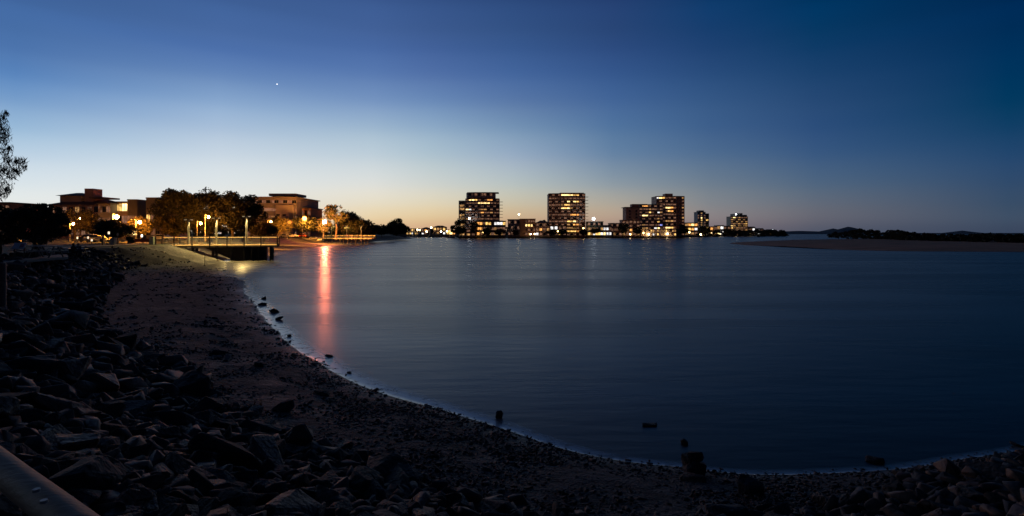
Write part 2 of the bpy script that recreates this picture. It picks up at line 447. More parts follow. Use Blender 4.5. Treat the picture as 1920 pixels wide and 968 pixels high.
# foam / shallow wash along the waterline, whitened to stand in for sky reflection
def foam():
    m = bpy.data.materials.new('foam_sky_sheen'); m.use_nodes = True
    t = m.node_tree; b = t.nodes['Principled BSDF']
    b.inputs['Base Color'].default_value = (.66, .68, .72, 1); b.inputs['Roughness'].default_value = .2
    uv = t.nodes.new('ShaderNodeUVMap'); sp = t.nodes.new('ShaderNodeSeparateXYZ'); t.links.new(uv.outputs[0], sp.inputs[0])
    g = t.nodes.new('ShaderNodeNewGeometry')
    n = t.nodes.new('ShaderNodeTexNoise'); n.inputs['Scale'].default_value = 3.2; n.inputs['Detail'].default_value = 8; t.links.new(g.outputs['Position'], n.inputs['Vector'])
    r = t.nodes.new('ShaderNodeValToRGB'); e = r.color_ramp.elements
    e[0].position = 0; e[0].color = (0, 0, 0, 1); e[1].position = 1; e[1].color = (0, 0, 0, 1)
    for p, v in ((.08, .95), (.45, .80), (.75, .38)): q = e.new(p); q.color = (v, v, v, 1)
    t.links.new(sp.outputs[1], r.inputs[0])
    mu = t.nodes.new('ShaderNodeMath'); mu.operation = 'MULTIPLY'
    mr = t.nodes.new('ShaderNodeMapRange'); mr.inputs['From Min'].default_value = .22; mr.inputs['From Max'].default_value = .50
    t.links.new(n.outputs['Fac'], mr.inputs['Value'])
    t.links.new(r.outputs[0], mu.inputs[0]); t.links.new(mr.outputs[0], mu.inputs[1]); t.links.new(mu.outputs[0], b.inputs['Alpha'])
    P = SHD[(SHD[:, 0] < 30) & (SHD[:, 1] < 90)][:, :2]
    T = np.gradient(P, axis=0); T /= np.linalg.norm(T, axis=1)[:, None]; N = np.stack([T[:, 1], -T[:, 0]], 1)   # towards the water
    V = []; UV = []
    wid = (.46 + .013 * np.hypot(P[:, 0], P[:, 1])) * np.interp(P[:, 0], [-3, 3], [1, .38])
    offs = np.linspace(-.12, 1, 7)
    for k in offs:
        q = P + N * (wid * k)[:, None]
        z = np.maximum(terr(q[:, 0], q[:, 1])[0], 0) + .012
        V.append(np.column_stack([q, z]))
    n_ = len(P); V = np.vstack(V); F = []
    for j in range(6):
        for i in range(n_ - 1): F.append((j*n_+i, j*n_+i+1, (j+1)*n_+i+1, (j+1)*n_+i))
    me = raw_mesh('foam', V, F, m, smooth=True)
    ul = me.uv_layers.new(name='UVMap'); arr = np.zeros((len(F)*4, 2), np.float32)
    L = np.array(F).ravel(); arr[:, 0] = (L % n_) / n_; arr[:, 1] = (L // n_) / 6.0
    ul.data.foreach_set('uv', arr.ravel())
    o = link('foam', me); tag(o, 'thin pale foam and painted sky sheen along the curved beach edge', 'foam', kind='stuff')
foam()

# sandbar
bar = [at(px, py, 4000/(py-HZ))[:2] for px, py in ((1368,457.2),(1400,460),(1450,463.6),(1510,466.5),(1560,468.2),(1640,470.2),(1700,471.3),(1800,472),(1920,472.8),(2150,474),(2600,476))]
back = [(520, 150), (480, 330), (300, 385), (230, 350), (165, 318), (128, 275), (98, 236)]
BAR = np.array([tuple(b) for b in bar] + back)
gxs, gys = np.meshgrid(np.linspace(80, 470, 260), np.linspace(95, 400, 220), indexing='ij')
bd, _ = seg_dist(np.vstack([BAR, BAR[:1]]), gxs.ravel(), gys.ravel())
bi = inside(BAR, gxs.ravel(), gys.ravel())
bn = np.array([mnoise.fractal(Vector((a*.03, b*.06, 9)), 1, 2, 4) for a, b in zip(gxs.ravel(), gys.ravel())])
bz = np.where(bi, 1.0*(1-np.exp(-bd/16))*(1+.3*bn) + .02*bn, -bd*.05 + bn*.04)
BV = np.column_stack([gxs.ravel(), gys.ravel(), bz]); ii = np.arange(260*220).reshape(260, 220)
BF = np.stack([ii[:-1, :-1], ii[1:, :-1], ii[1:, 1:], ii[:-1, 1:]], -1).reshape(-1, 4)
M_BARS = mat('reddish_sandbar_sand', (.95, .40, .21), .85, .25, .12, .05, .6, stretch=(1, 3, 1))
tag(link('sandbar', raw_mesh('sandbar', BV, BF, M_BARS, smooth=True)), kind='structure')

# far bank
FB = [(-48,640),(-50,478),(0,474),(60,478),(110,488),(160,515),(205,590),(262,680),(330,790),(430,860),(468,900),(480,1500),(-60,1500)]
M_FAR = mat('far_bank_earth', (.04, .04, .03), .95, .3, .1)
fb = MB(); fb.prism(FB, -.5, 1.3); tag(fb.build('far_bank', M_FAR), kind='structure')
fb = MB(); fb.prism([(-900,660),(-70,640),(-48,642),(-60,1500),(-900,1500)], -.5, 1.4); tag(fb.build('river_bank', M_FAR), kind='structure')

# distant hills: solid ridges with depth
def ridge(prof, Y, depth, name):
    P = [(px, 0) for px in ()]
    xs = np.linspace(prof[0][0], prof[-1][0], 90)
    hs = np.interp(xs, [p[0] for p in prof], [p[1] for p in prof])
    V = []; F = []
    for i, (px, py) in enumerate(zip(xs, hs)):
        x = X(px, Y); h = max(.2, Z(py, Y)) + (mnoise.noise(Vector((px*.06, 0, Y))) * .8 if 0 < i < 89 else 0)
        V += [(x, Y-depth*.5, -1), (x, Y-depth*.2, h*.55), (x, Y, h), (x, Y+depth*.5, -1)]
    for i in range(89):
        for j in range(3): a = i*4+j; F.append((a, a+4, a+5, a+1))
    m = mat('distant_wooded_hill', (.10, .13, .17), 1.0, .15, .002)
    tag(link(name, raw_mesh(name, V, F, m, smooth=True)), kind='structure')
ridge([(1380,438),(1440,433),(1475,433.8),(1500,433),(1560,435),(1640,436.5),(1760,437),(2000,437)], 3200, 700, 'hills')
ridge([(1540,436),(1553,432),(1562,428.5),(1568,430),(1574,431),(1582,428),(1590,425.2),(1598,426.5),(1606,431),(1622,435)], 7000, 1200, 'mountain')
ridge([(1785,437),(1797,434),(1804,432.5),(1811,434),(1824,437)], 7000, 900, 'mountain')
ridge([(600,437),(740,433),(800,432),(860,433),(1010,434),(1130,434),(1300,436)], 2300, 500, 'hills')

# ------------------------------------------------------------------ trees
def crown_quads(centers, radii, n_per, leaf, rs, flat=.75, aspect=.5):
    Vs = []
    for c, r, n in zip(centers, radii, n_per):
        d = rs.normal(size=(n, 3)); d /= np.linalg.norm(d, axis=1)[:, None]
        q = np.asarray(c) + d * (r * rs.uniform(.35, 1.0, (n, 1)) ** .6) * np.array([1, 1, flat])
        u = rs.normal(size=(n, 3)); u /= np.linalg.norm(u, axis=1)[:, None]
        w_ = np.cross(u, rs.normal(size=(n, 3))); w_ /= np.linalg.norm(w_, axis=1)[:, None] + 1e-6
        s_ = leaf * rs.uniform(.6, 1.5, (n, 1)); u = u * s_; w_ = w_ * s_ * aspect
        Vs.append(np.stack([q-u, q-w_, q+u, q+w_], 1).reshape(-1, 3))
    V = np.vstack(Vs); return V, np.arange(len(V)).reshape(-1, 4)
TREE_N = 0
def tree(name, label, base, height, width, crown_frac=.75, nclump=26, nleaf=110, leaf=.22, m=None, seed=1, cat='tree', group=None,
         umbrella=False, clump=.22, lean=0, depth=None, limbs=True):
    rs = np.random.RandomState(seed); m = m or M_LEAF
    t = thing(name, label, cat, base, 0, group)
    ch = height * crown_frac; cz = height - ch / 2; depth = depth or width
    C = []; R = []
    for k in range(nclump):
        d = rs.normal(size=3); d /= np.linalg.norm(d)
        if umbrella: d[2] = abs(d[2])
        rr = rs.uniform(.45, 1.0) ** .5
        r = clump * min(width, ch * 1.5) * rs.uniform(.6, 1.25)
        p = np.array([d[0]*rr*(width/2 - r*.7), d[1]*rr*(depth/2 - r*.7), cz + d[2]*rr*(ch/2 - r*.6)])
        if umbrella: p[2] = height - ch + d[2]*rr*(ch - r*.5)
        p[0] += lean * p[2] / height
        C.append(p); R.append(r)
    V, F = crown_quads(C, R, [int(nleaf * rs.uniform(.6, 1.3)) for _ in C], leaf, rs)
    tr = MB(); r0 = .028 * height + .05; top = Vector((lean*.5, 0, height*(1-crown_frac)*1.15 + .1*height))
    tr.tube((0, 0, -.15), top * .5 + Vector((.04*height, 0, 0)), r0, r0*.75, 8, cap=False)
    tr.tube(top * .5 + Vector((.04*height, 0, 0)), top, r0*.75, r0*.55, 8, cap=False)
    for c in (C if limbs else C[:8])[:16]:
        c = Vector(c); mid = top.lerp(c, .5) + Vector((0, 0, -.03*height))
        tr.tube(top, mid, r0*.35, r0*.2, 5, cap=False); tr.tube(mid, c, r0*.2, r0*.06, 5, cap=False)
    tr.build('trunk', M_BARK, t)
    link('crown', raw_mesh('crown', V, F, m), t)
    return t
def ptree(name, label, px0, px1, pytop, Y, zb=2.4, **k):
    Wd = (px1 - px0) / FPX * Y
    return tree(name, label, ((px0+px1)/2000*Y - .96*Y, Y, zb), Z(pytop, Y) - zb, Wd, **k)

G_PARK = 'trees in the waterfront park'
ptree('fig_tree', 'tallest broad dark fig tree rising behind the first pier lamp', 286, 376, 352, 116, seed=3, nclump=80, nleaf=190, leaf=.24, crown_frac=.93, m=M_LEAFD, group=G_PARK, clump=.15)
ptree('fig_tree', 'broad dark fig tree between the first and second pier lamps', 340, 432, 352, 120, seed=4, nclump=80, nleaf=190, leaf=.24, crown_frac=.93, m=M_LEAFD, group=G_PARK, clump=.15)
ptree('fig_tree', 'loose dark tree with bright sky gaps behind the second pier lamp', 392, 474, 358, 118, seed=5, nclump=52, nleaf=170, leaf=.24, crown_frac=.85, m=M_LEAFD, group=G_PARK, clump=.18)
ptree('fig_tree', 'dark tree against the left end of the long flat-roofed building', 440, 498, 364, 122, seed=6, nclump=40, nleaf=170, leaf=.24, crown_frac=.85, m=M_LEAFD, group=G_PARK)
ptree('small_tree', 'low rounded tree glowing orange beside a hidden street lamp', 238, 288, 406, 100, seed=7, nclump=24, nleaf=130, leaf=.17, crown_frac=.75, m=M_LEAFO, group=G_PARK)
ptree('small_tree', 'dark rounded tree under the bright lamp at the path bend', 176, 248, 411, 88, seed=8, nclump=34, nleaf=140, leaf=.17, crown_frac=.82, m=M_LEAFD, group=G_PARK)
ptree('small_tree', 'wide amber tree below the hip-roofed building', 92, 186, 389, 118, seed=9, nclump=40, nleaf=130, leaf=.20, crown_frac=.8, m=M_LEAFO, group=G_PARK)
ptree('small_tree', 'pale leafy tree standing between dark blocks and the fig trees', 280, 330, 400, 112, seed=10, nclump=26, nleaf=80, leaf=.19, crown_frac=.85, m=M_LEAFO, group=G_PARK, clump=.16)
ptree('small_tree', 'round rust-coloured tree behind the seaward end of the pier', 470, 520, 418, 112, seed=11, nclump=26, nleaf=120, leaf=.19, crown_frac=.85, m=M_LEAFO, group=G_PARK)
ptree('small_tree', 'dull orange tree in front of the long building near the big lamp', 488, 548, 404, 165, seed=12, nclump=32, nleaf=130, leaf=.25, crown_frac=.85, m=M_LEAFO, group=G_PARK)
ptree('street_tree', 'small tree directly behind the brightest sodium lamp', 544, 604, 402, 220, seed=13, nclump=40, nleaf=110, leaf=.34, crown_frac=.85, m=M_LEAF, group=G_PARK)
ptree('street_tree', 'low tree between the two bright sodium lamps', 588, 624, 408, 199, seed=14, nclump=20, nleaf=110, leaf=.34, crown_frac=.8, m=M_LEAF, group=G_PARK)
ptree('gum_tree', 'tall airy tree with a see-through crown beside the right sodium lamp', 603, 655, 381, 200, seed=15, nclump=30, nleaf=90, leaf=.32, crown_frac=.62, m=M_LEAF, group=G_PARK, clump=.15)
ptree('street_tree', 'dark bushy tree behind the lamp posts of the far jetty', 622, 690, 396, 216, seed=16, nclump=60, nleaf=130, leaf=.34, crown_frac=.9, m=M_LEAF, group=G_PARK)
ptree('street_tree', 'dark tree whose flat top steps down over the end of the far jetty', 656, 714, 413, 240, seed=17, nclump=44, nleaf=110, leaf=.36, crown_frac=.92, m=M_LEAFD, group=G_PARK)
ptree('mangrove_tree', 'low dark tree spreading beyond the end of the far jetty', 684, 746, 420, 268, seed=18, nclump=44, nleaf=110, leaf=.4, crown_frac=.95, m=M_LEAFD, group=G_PARK)
ptree('mangrove_tree', 'rounded dark tree at the water point under the umbrella-shaped tree', 716, 770, 418, 330, seed=19, nclump=44, nleaf=110, leaf=.45, crown_frac=.97, m=M_LEAFD, group=G_PARK)
ptree('umbrella_tree', 'umbrella-shaped pale tree standing alone against the orange sky', 726, 759, 407, 390, seed=20, nclump=22, nleaf=120, leaf=.45, crown_frac=.6, umbrella=True, m=M_LEAFO, group=G_PARK)
ptree('street_tree', 'small dark bush tree behind the parked cars left of the big lamp', 520, 562, 424, 235, seed=21, nclump=18, nleaf=100, leaf=.34, crown_frac=.85, m=M_LEAF, group=G_PARK)
ptree('hedge_bush', 'dark green bush beside the orange barrier board', 236, 256, 444, 86, seed=22, nclump=14, nleaf=90, leaf=.12, crown_frac=1.0, m=M_LEAFD, cat='bush')
ptree('round_tree', 'near black bushy tree standing over the picnic area', 0, 128, 374, 37, seed=23, nclump=62, nleaf=170, leaf=.085, crown_frac=.86, m=M_LEAFD, clump=.105, depth=4.5, zb=2.35)
ptree('round_tree', 'near black ragged tree at the left edge behind the info panel', -55, 48, 372, 40, seed=27, nclump=40, nleaf=170, leaf=.09, crown_frac=.86, m=M_LEAFD, clump=.10, depth=4.5, zb=2.35)

ptree('small_tree', 'shadowy full tree hiding the left foot of the hip-roofed building', 58, 112, 394, 140, seed=25, nclump=34, nleaf=130, leaf=.22, crown_frac=.85, m=M_LEAF, group=G_PARK)
ptree('small_tree', 'dark low tree between the amber tree and the grey strip-windowed building', 152, 200, 401, 136, seed=26, nclump=30, nleaf=130, leaf=.22, crown_frac=.85, m=M_LEAF, group=G_PARK)

def casuarina():
    rs = np.random.RandomState(77); Y = 21.0
    t = thing('casuarina_tree', 'wispy casuarina tree with drooping needle sprays at the left edge', 'tree', (X(-150, Y), Y, 2.4))
    C = []; R = []
    for px, py, r in ((4,222,9),(10,214,6),(2,240,12),(8,262,10),(4,285,13),(16,300,10),(10,318,9),(32,304,8),(42,303,7),(44,314,6),(27,318,8),(22,330,8),(34,324,6),(8,345,13),(2,365,12),(14,358,7),(18,278,6),(6,250,11),(0,320,12)):
        p = at(px, py, Y + rs.uniform(-.5, .5)) - t.location; C.append(np.array(p)); R.append(r * 1.15 / FPX * Y)
    for k in range(70):
        px = rs.uniform(-300, -5); py = rs.uniform(150, 385); C.append(np.array(at(px, py, Y + rs.uniform(-2, 2)) - t.location)); R.append(.3)
    Vs = []
    for c, r in zip(C, R):
        n = int(85 * (r/.2)**1.2); d = rs.normal(size=(n, 3)); d /= np.linalg.norm(d, axis=1)[:, None]
        q = np.asarray(c) + d * (r * rs.uniform(0, 1, (n, 1)) ** .5)
        u = np.stack([rs.normal(size=n)*.45, rs.normal(size=n)*.45, -np.ones(n)], 1); u *= rs.uniform(.04, .11, (n, 1))
        w_ = rs.normal(size=(n, 3)) * .009
        Vs.append(np.stack([q-u, q-w_, q+u, q+w_], 1).reshape(-1, 3))
    V = np.vstack(Vs); F = np.arange(len(V)).reshape(-1, 4)
    link('crown', raw_mesh('crown', V, F, M_NEEDLE), t)
    tr = MB(); tr.tube((0, 0, -.1), (.1, 0, 3), .22, .14, 10, cap=False); tr.tube((.1, 0, 3), (.2, 0, 7.5), .14, .04, 8, cap=False)
    for c in C:
        a = Vector((.12, 0, max(1.0, c[2] - .5 - .25*abs(c[0])))); c = Vector(c); mid = a.lerp(c, .55) + Vector((0, 0, -.1))
        tr.tube(a, mid, .03, .016, 5, cap=False); tr.tube(mid, c, .016, .004, 4, cap=False)
    tr.build('trunk', M_BARK, t)
casuarina()

# mangrove wood on the sandbar: one dark mass of crowns
def woods():
    rs = np.random.RandomState(9)
    tops = [(1552,437.5),(1570,434.5),(1598,431.5),(1618,428.5),(1640,430.5),(1680,432.5),(1704,434),(1722,438.5),(1760,439.3),(1800,440.2),(1822,438.6),(1850,438),(1880,440),(1925,440),(2200,440)]
    base = [(1552,446.5),(1620,448.5),(1700,451.5),(1760,453),(1920,456.5),(2200,459)]
    C = []; R = []
    for k in range(900):
        px = rs.uniform(1553, 2150)
        pb = np.interp(px, [b[0] for b in base], [b[1] for b in base]); Yb = 3100/(pb-HZ) + 4; Y = Yb + abs(rs.normal()) * 12
        pt = np.interp(px, [b[0] for b in tops], [b[1] for b in tops]) + mnoise.noise(Vector((px*.09, 1, 1)))*1.6
        zt = CAMZ - (pt-HZ)/FPX*Yb; z = rs.uniform(.9, max(1.3, zt-.3)); r = .5 + .10*zt
        C.append((X(px, Y), Y, z)); R.append(r*rs.uniform(.7, 1.2))
    V, F = crown_quads(C, R, [60]*len(C), .38, rs)
    o = link('mangrove_woods', raw_mesh('mangrove_woods', V, F, M_LEAFD)); tag(o, 'dark low belt of mangrove woods behind the sandbar', 'woods', kind='stuff')
woods()
def treebelt(name, label, prof, Y, zb, n, leaf, m, seed, dep=20):
    rs = np.random.RandomState(seed); C = []; R = []
    for k in range(n):
        px = rs.uniform(prof[0][0], prof[-1][0]); pt = np.interp(px, [p[0] for p in prof], [p[1] for p in prof]) + mnoise.noise(Vector((px*.13, seed, 1)))*1.8
        y = Y + rs.uniform(0, dep); zt = Z(pt, Y); z = rs.uniform(zb, max(zb+.5, zt - .8)); C.append((X(px, y), y, z)); R.append(rs.uniform(1.0, 2.0)*Y/500)
    V, F = crown_quads(C, R, [42]*len(C), leaf, rs)
    tag(link(name, raw_mesh(name, V, F, m)), label, 'woods', kind='stuff')
treebelt('river_woods', 'dark wooded strip behind the lit bridge promenade', [(740,434),(765,431),(790,431),(800,428.5),(812,431),(825,429),(838,431),(850,432),(868,430)], 640, 1.4, 420, .9, M_LEAF, 31, 30)
treebelt('suburb_woods', 'dark wooded strip filling the ground behind the lit waterfront houses', [(936,424),(970,426),(1010,422),(1060,428),(1110,428),(1160,424),(1200,430),(1290,428),(1340,430),(1370,432),(1410,430),(1475,434)], 620, 1.3, 900, .9, M_LEAFD, 32, 240)
treebelt('bank_woods', 'dark leafy wood behind the park left of the long building', [(84,412),(100,405),(120,402),(180,408),(240,408),(300,396),(440,398),(560,418),(620,424),(700,426)], 250, 2.4, 1300, .55, M_LEAF, 33, 40)

# ------------------------------------------------------------------ buildings
def block(name, label, px0, px1, pytop, Y, zb, rows, bays, wall, cat='building', depth=14, roof='flat', roofm=None, ww=.62, wh=.5,
          balc=False, bulge=0, rz=0, group=None, pier=None, sideb=False, pent=None, parm=None, rec=1.3, side=None, rooftop=None, eave=.4, srows=None):
    """rows: strings, top storey first, one char per bay ('.' dark, ' ' no window, y Y o w d b lit)"""
    n = len(rows); Wd = (px1-px0)/FPX*Y; zt = Z(pytop, Y); Ht = zt - zb; sh = Ht/n; nb = len(rows[0])
    t = thing(name, label, cat, (X((px0+px1)/2, Y), Y, zb), rz, group)
    xs = [(-.5 + k/nb)*Wd for k in range(nb+1)]
    fr = lambda x: -bulge*(1-(2*x/Wd)**2)
    rc = rec if balc else 0
    front = [(x, fr(x)+rc) for x in xs]
    MB().prism(front + [(Wd/2, depth), (-Wd/2, depth)], -.4, Ht).build('wall', wall, t)
    for r, row in enumerate(rows):
        z0 = Ht - (r+1)*sh
        if balc:
            b = MB(); op = [(x, fr(x)) for x in xs]
            if balc == 'part': pass
            ext = 3.2 if sideb else 0
            out_ = op + [(Wd/2+ext, fr(Wd/2)), (Wd/2+ext, rc+3), (Wd/2, rc+3)] if sideb else op
            b.prism(out_ + front[::-1], z0+.01, z0+.24)
            for i in range(nb):
                if i % 1 == 0:
                    (xa, ya), (xb, yb) = op[i], op[i+1]
                    b.add([(xa,ya,z0+.24),(xb,yb,z0+.24),(xb,yb,z0+1.15),(xa,ya,z0+1.15),(xa,ya+.08,z0+.24),(xb,yb+.08,z0+.24),(xb,yb+.08,z0+1.15),(xa,ya+.08,z0+1.15)],
                          [(0,1,2,3),(7,6,5,4),(3,2,6,7)], 1)
            b.build('balcony', [wall, parm or M_PARA], t)
        for i, c in enumerate(row):
            if c == ' ': continue
            if c == '.' and ((r*7 + i*5 + int(px0)) % 10) < 7: c = 'e'  # most dark panes swapped for the added faint glow
            (xa, ya), (xb, yb) = front[i], front[i+1]
            a = Vector((xa, ya, 0)); q = Vector((xb, yb, 0)); d = q-a; e = Vector((d.y, -d.x, 0)).normalized()
            w_ = ww if not balc else .86; h_ = wh if not balc else .66
            zz0 = z0 + sh*(.30 if not balc else .10); zz1 = zz0 + sh*h_
            p0 = a + d*(.5-w_/2); p1 = a + d*(.5+w_/2); o_ = e*.05
            mb = MB(); mb.add([p0+Vector((0,0,zz0)), p1+Vector((0,0,zz0)), p1+Vector((0,0,zz1)), p0+Vector((0,0,zz1)),
                    p0+o_+Vector((0,0,zz0)), p1+o_+Vector((0,0,zz0)), p1+o_+Vector((0,0,zz1)), p0+o_+Vector((0,0,zz1))],
                    [(4,5,6,7),(0,1,5,4),(1,2,6,5),(2,3,7,6),(3,0,4,7)])
            fr_ = MB(); mid = (p0+p1)/2
            mb.v += [tuple(mid+o_*1.5+Vector((s_*.05, 0, z_))) for s_ in (-1, 1) for z_ in (zz0, zz1)]; k = len(mb.v)-4
            mb.f.append((k, k+2, k+3, k+1)); mb.m.append(1)
            mb.build('window', [WM[c], M_DARKW], t, label=WL.get(c))
    if pier:
        for i in pier:
            x, y = xs[i], fr(xs[i]); MB().box(x-.28, x+.28, y-.12, y+rc+.02, -.4, Ht+.1).build('pier', wall, t)
    rm = roofm or M_ROOF
    if roof == 'flat':
        MB().prism([(x, fr(x)-eave) for x in ([xs[0]-eave]+xs[1:-1]+[xs[-1]+eave])] + [(Wd/2+eave, depth+eave), (-Wd/2-eave, depth+eave)], Ht+.003, Ht+.35).build('roof', rm, t)
    elif roof in ('hip', 'gable'):
        rh = min(Wd, depth)*.18; e = .6; hx = Wd/2+e; ix = hx - (depth*.5 if roof == 'hip' else 0); ix = max(ix, Wd*.08)
        MB().add([(-hx,-e,Ht),(hx,-e,Ht),(hx,depth+e,Ht),(-hx,depth+e,Ht),(-ix,depth/2,Ht+rh),(ix,depth/2,Ht+rh)],
                 [(0,1,5,4),(1,2,5),(2,3,4,5),(3,0,4),(3,2,1,0)]).build('roof', rm, t)
    if srows:
        for (u0, u1, v0, v1, c) in srows:      # windows on the right-hand side wall, metres from front / from top
            MB().box(Wd/2-.02, Wd/2+.06, u0, u1, Ht-v1, Ht-v0).build('window', WM[c], t, label=WL.get(c))
    if rooftop:
        for (a0, a1, hh, m_, nm) in rooftop:   # fractions of width, height, material
            MB().box(-Wd/2+a0*Wd, -Wd/2+a1*Wd, 1.5, depth-2, Ht+.352, Ht+.352+hh).build(nm, m_, t)
    return t

# -- towers across the water
t1 = block('apartment_tower', 'leftmost round-fronted apartment tower with a stepped dark penthouse', 873, 936, 373, 480, 1.3,
   [".YYy...oo..","....YYYY...","...........","Yw...dd....",".....o..d..","...........","d..........","...........","...........","...........","...........","..........."],
   11, M_BROWNW, 'tower', depth=20, balc=True, bulge=3.5, pier=[0,2,4,7,8,9,10,11], sideb=True, eave=.1)
MB().prism([(-15,6),(-13.6,3.2),(-9,1.8),(-2,1.3),(5,1.6),(11.5,3),(11.5,17),(-15,17)], 34.9, 39.6).build('penthouse', M_BROWNW, t1)
for k_ in range(8): MB().box(-12.2+k_*2.7, -10.4+k_*2.7, 1.1 if 1 < k_ < 7 else 1.9, 2.4, 36.9, 38.9).build('window', M_E if k_ % 3 else M_GLASS, t1)
MB().prism([(-14,2.2),(-8,.6),(2,.2),(14.5,1.2),(14.5,17.5),(-14,17.5)], 39.62, 39.95).build('penthouse_roof', M_ROOF, t1)
MB().box(-21.6, -15.2, 2.5, 16, -.4, 32.5).build('side_wing', M_CREAM, t1)
for k in range(11):
    MB().box(-20.6, -16.6, 2.42, 2.5, 1.2+k*2.85, 3.0+k*2.85).build('window', M_D if k % 3 != 1 else M_GLASS, t1)
t2 = block('apartment_tower', 'middle apartment tower with balcony slabs jutting from its right edge', 1029, 1097, 363.5, 500, 1.3,
   ["....YYYYyy..","............","......Y.Yy..","....dyy.....","....YyYd....","............",".......ooo..","............","......yyY...","......d.oo..","......dd....","......OOOo..".replace('O','y'),"............"],
   12, M_BROWNW, 'tower', depth=22, balc=True, bulge=2.5, pier=[0,1,2,3,4,9,10,11,12], sideb=True, eave=.15)
MB().box(-5.6, 15, 1.5, 18, 37.9, 40.6).build('penthouse', M_DARKW, t2)
MB().box(-6.6, 16, .6, 19, 40.62, 40.95).build('penthouse_roof', M_ROOF, t2)
MB().box(-5.2, -2.2, 1.38, 1.5, 38.3, 40.2).build('window', M_YB, t2, label=WL['Y'])
t3 = block('apartment_block', 'pink-walled apartment block with a glassy lit half beside the square tower', 1199, 1243, 384, 520, 1.3,
   [".oo.....","...d....","...y..wd",".YY.....","......d.","......y.",".d.....b",".dd..wY.","..d..wy.","........"],
   8, M_GREYW, 'tower', depth=18, balc=True, bulge=1.0, pier=[0,3,6,8], eave=.4)
MB().box(-24.5, -11.5, .5, 16, -.4, 28.2).build('side_wing', M_PINK, t3)
for k in range(7):
    for x_ in (-21.6, -15.2):
        MB().box(x_, x_+1.7, .42, .5, 5.2+k*3.1, 6.9+k*3.1).build('window', M_GLASS, t3)
MB().box(-26, -10, -.4, 17, 28.21, 28.6).build('side_wing_roof', M_ROOF, t3)
MB().box(-18, -3, 3, 12, 28.9, 31.6).build('penthouse', M_PINK, t3)
t4 = block('apartment_tower', 'square brown tower with a rooftop plant box and lit top floor', 1231, 1283, 368.5, 540, 1.3,
   ["wYy......d","..........",".........."," ...Yyo...","...oyo...d",".d.......","d.........","...dd....d",".w.dd.....","...YYy....","..........",".........."].copy() if False else
   ["wYy....  d",".......  .",".......  .","...YYo.  d","....yo.  .",".d.....  .","d......  d","...ddd.  .",".......  .","w..YYy.  d",".......  .",".......  ."],
   10, M_BROWNW, 'tower', depth=20, balc=True, bulge=2.0, pier=[0,3,7,8,9,10], eave=.2)
MB().box(-4, 3.6, 4, 14, 38.4, 43.4).build('plant_room', M_BROWNW, t4)
t5 = block('apartment_tower', 'slim purple-grey tower with a darker right flank', 1308, 1323, 398, 700, 1.3,
   [". d .",". . .",". Y .",". y .",". d .",". d .",". . .",". . .",". . .","  .  "], 5, M_GREYW, 'tower', depth=14, ww=.8, rooftop=[(.25,.85,2,M_DARKW,'plant_room')])
MB().box(5.4, 10.2, 1, 13, -.4, 29).build('side_wing', M_DARKW, t5)
for z_, m_ in ((19.5, M_Y), (9.5, M_Y), (14.5, M_GLASS), (24, M_GLASS)):
    MB().box(6.4, 9.0, .92, 1, z_, z_+1.6).build('window', m_, t5)
t6 = block('apartment_tower', 'broad lit tower farthest right with a bright white rooftop light', 1370, 1402, 406.5, 800, 1.3,
   [".Y.d...","d..d.d.","d.d.d.d",".d.d.dy","Yd.d.dd","y.d....","......d",".d.d.y.","......."], 7, M_CREAM, 'tower', depth=16, balc=True, bulge=1.5, pier=[0,2,4,5,7],
   rooftop=[(.2,.42,4,M_DARKW,'plant_room'),(.55,.72,5,M_DARKW,'plant_room'),(.8,.98,2.5,M_DARKW,'plant_room')])
MB().sphere((-4.4, 1.0, 31.5), .9, n=8, m=6).build('roof_light', M_LC, t6)

# -- low waterfront buildings
G_W = 'low buildings along the far waterfront'
block('podium_building', 'dark terrace building with white lit upper floor at the foot of the leftmost tower', 894, 948, 415, 474, 1.3, ["oo.yy.wwwy","oo....d...","o...d.ddd."], 10, M_DARKW, depth=8, group=G_W, roof='flat', ww=.8)
block('waterfront_house', 'small brick boathouse at the water beneath the leftmost tower', 873, 893, 430, 472, 1.3, ["..","d."], 2, M_PINK, depth=6, group=G_W, roof='gable')
block('apartment_house', 'grey flat-roofed apartment house between the two left towers', 952, 975, 412, 486, 1.3, ["....","....","...."], 4, M_GREYW, depth=12, group=G_W)
block('apartment_house', 'orange-walled apartment house with lit balconies between the two left towers', 975, 1004, 411, 482, 1.3, ["  ....","  YyY.","  ....","  .d.d"], 6, M_ORANGEW, depth=12, group=G_W)
block('apartment_house', 'green-roofed house left of the middle tower', 1004, 1031, 418, 484, 1.3, ["....",".o.d","w..."], 4, M_BROWNW, depth=12, group=G_W, roof='hip', roofm=M_ROOFG)
block('waterfront_house', 'low house with a white lit balcony at the left foot of the middle tower', 1031, 1062, 423, 482, 1.3, ["ww..","..y."], 4, M_DARKW, depth=10, group=G_W)
block('club_house', 'low wide pavilion glowing green-white right of the middle tower', 1102, 1131, 416, 486, 1.3, ["......","d.d..d","ydwyyw"], 6, M_ROOFG, depth=12, group=G_W, ww=.9)
block('waterfront_house', 'small floodlit white house right of the glowing pavilion', 1131, 1147, 425, 488, 1.3, ["ww.","Yww"], 3, M_WHITEW, depth=9, group=G_W, roof='gable')
block('waterfront_house', 'brown flat-roofed house between the white house and the pink-walled block', 1144, 1166, 419, 494, 1.3, ["....","....",".d.."], 4, M_BROWNW, depth=10, group=G_W)
block('apartment_house', 'dark reddish terrace at the left foot of the pink-walled block', 1166, 1200, 413, 500, 1.3, [".....",".....","..o..","d.o.d"], 5, M_PINK, depth=11, group=G_W)
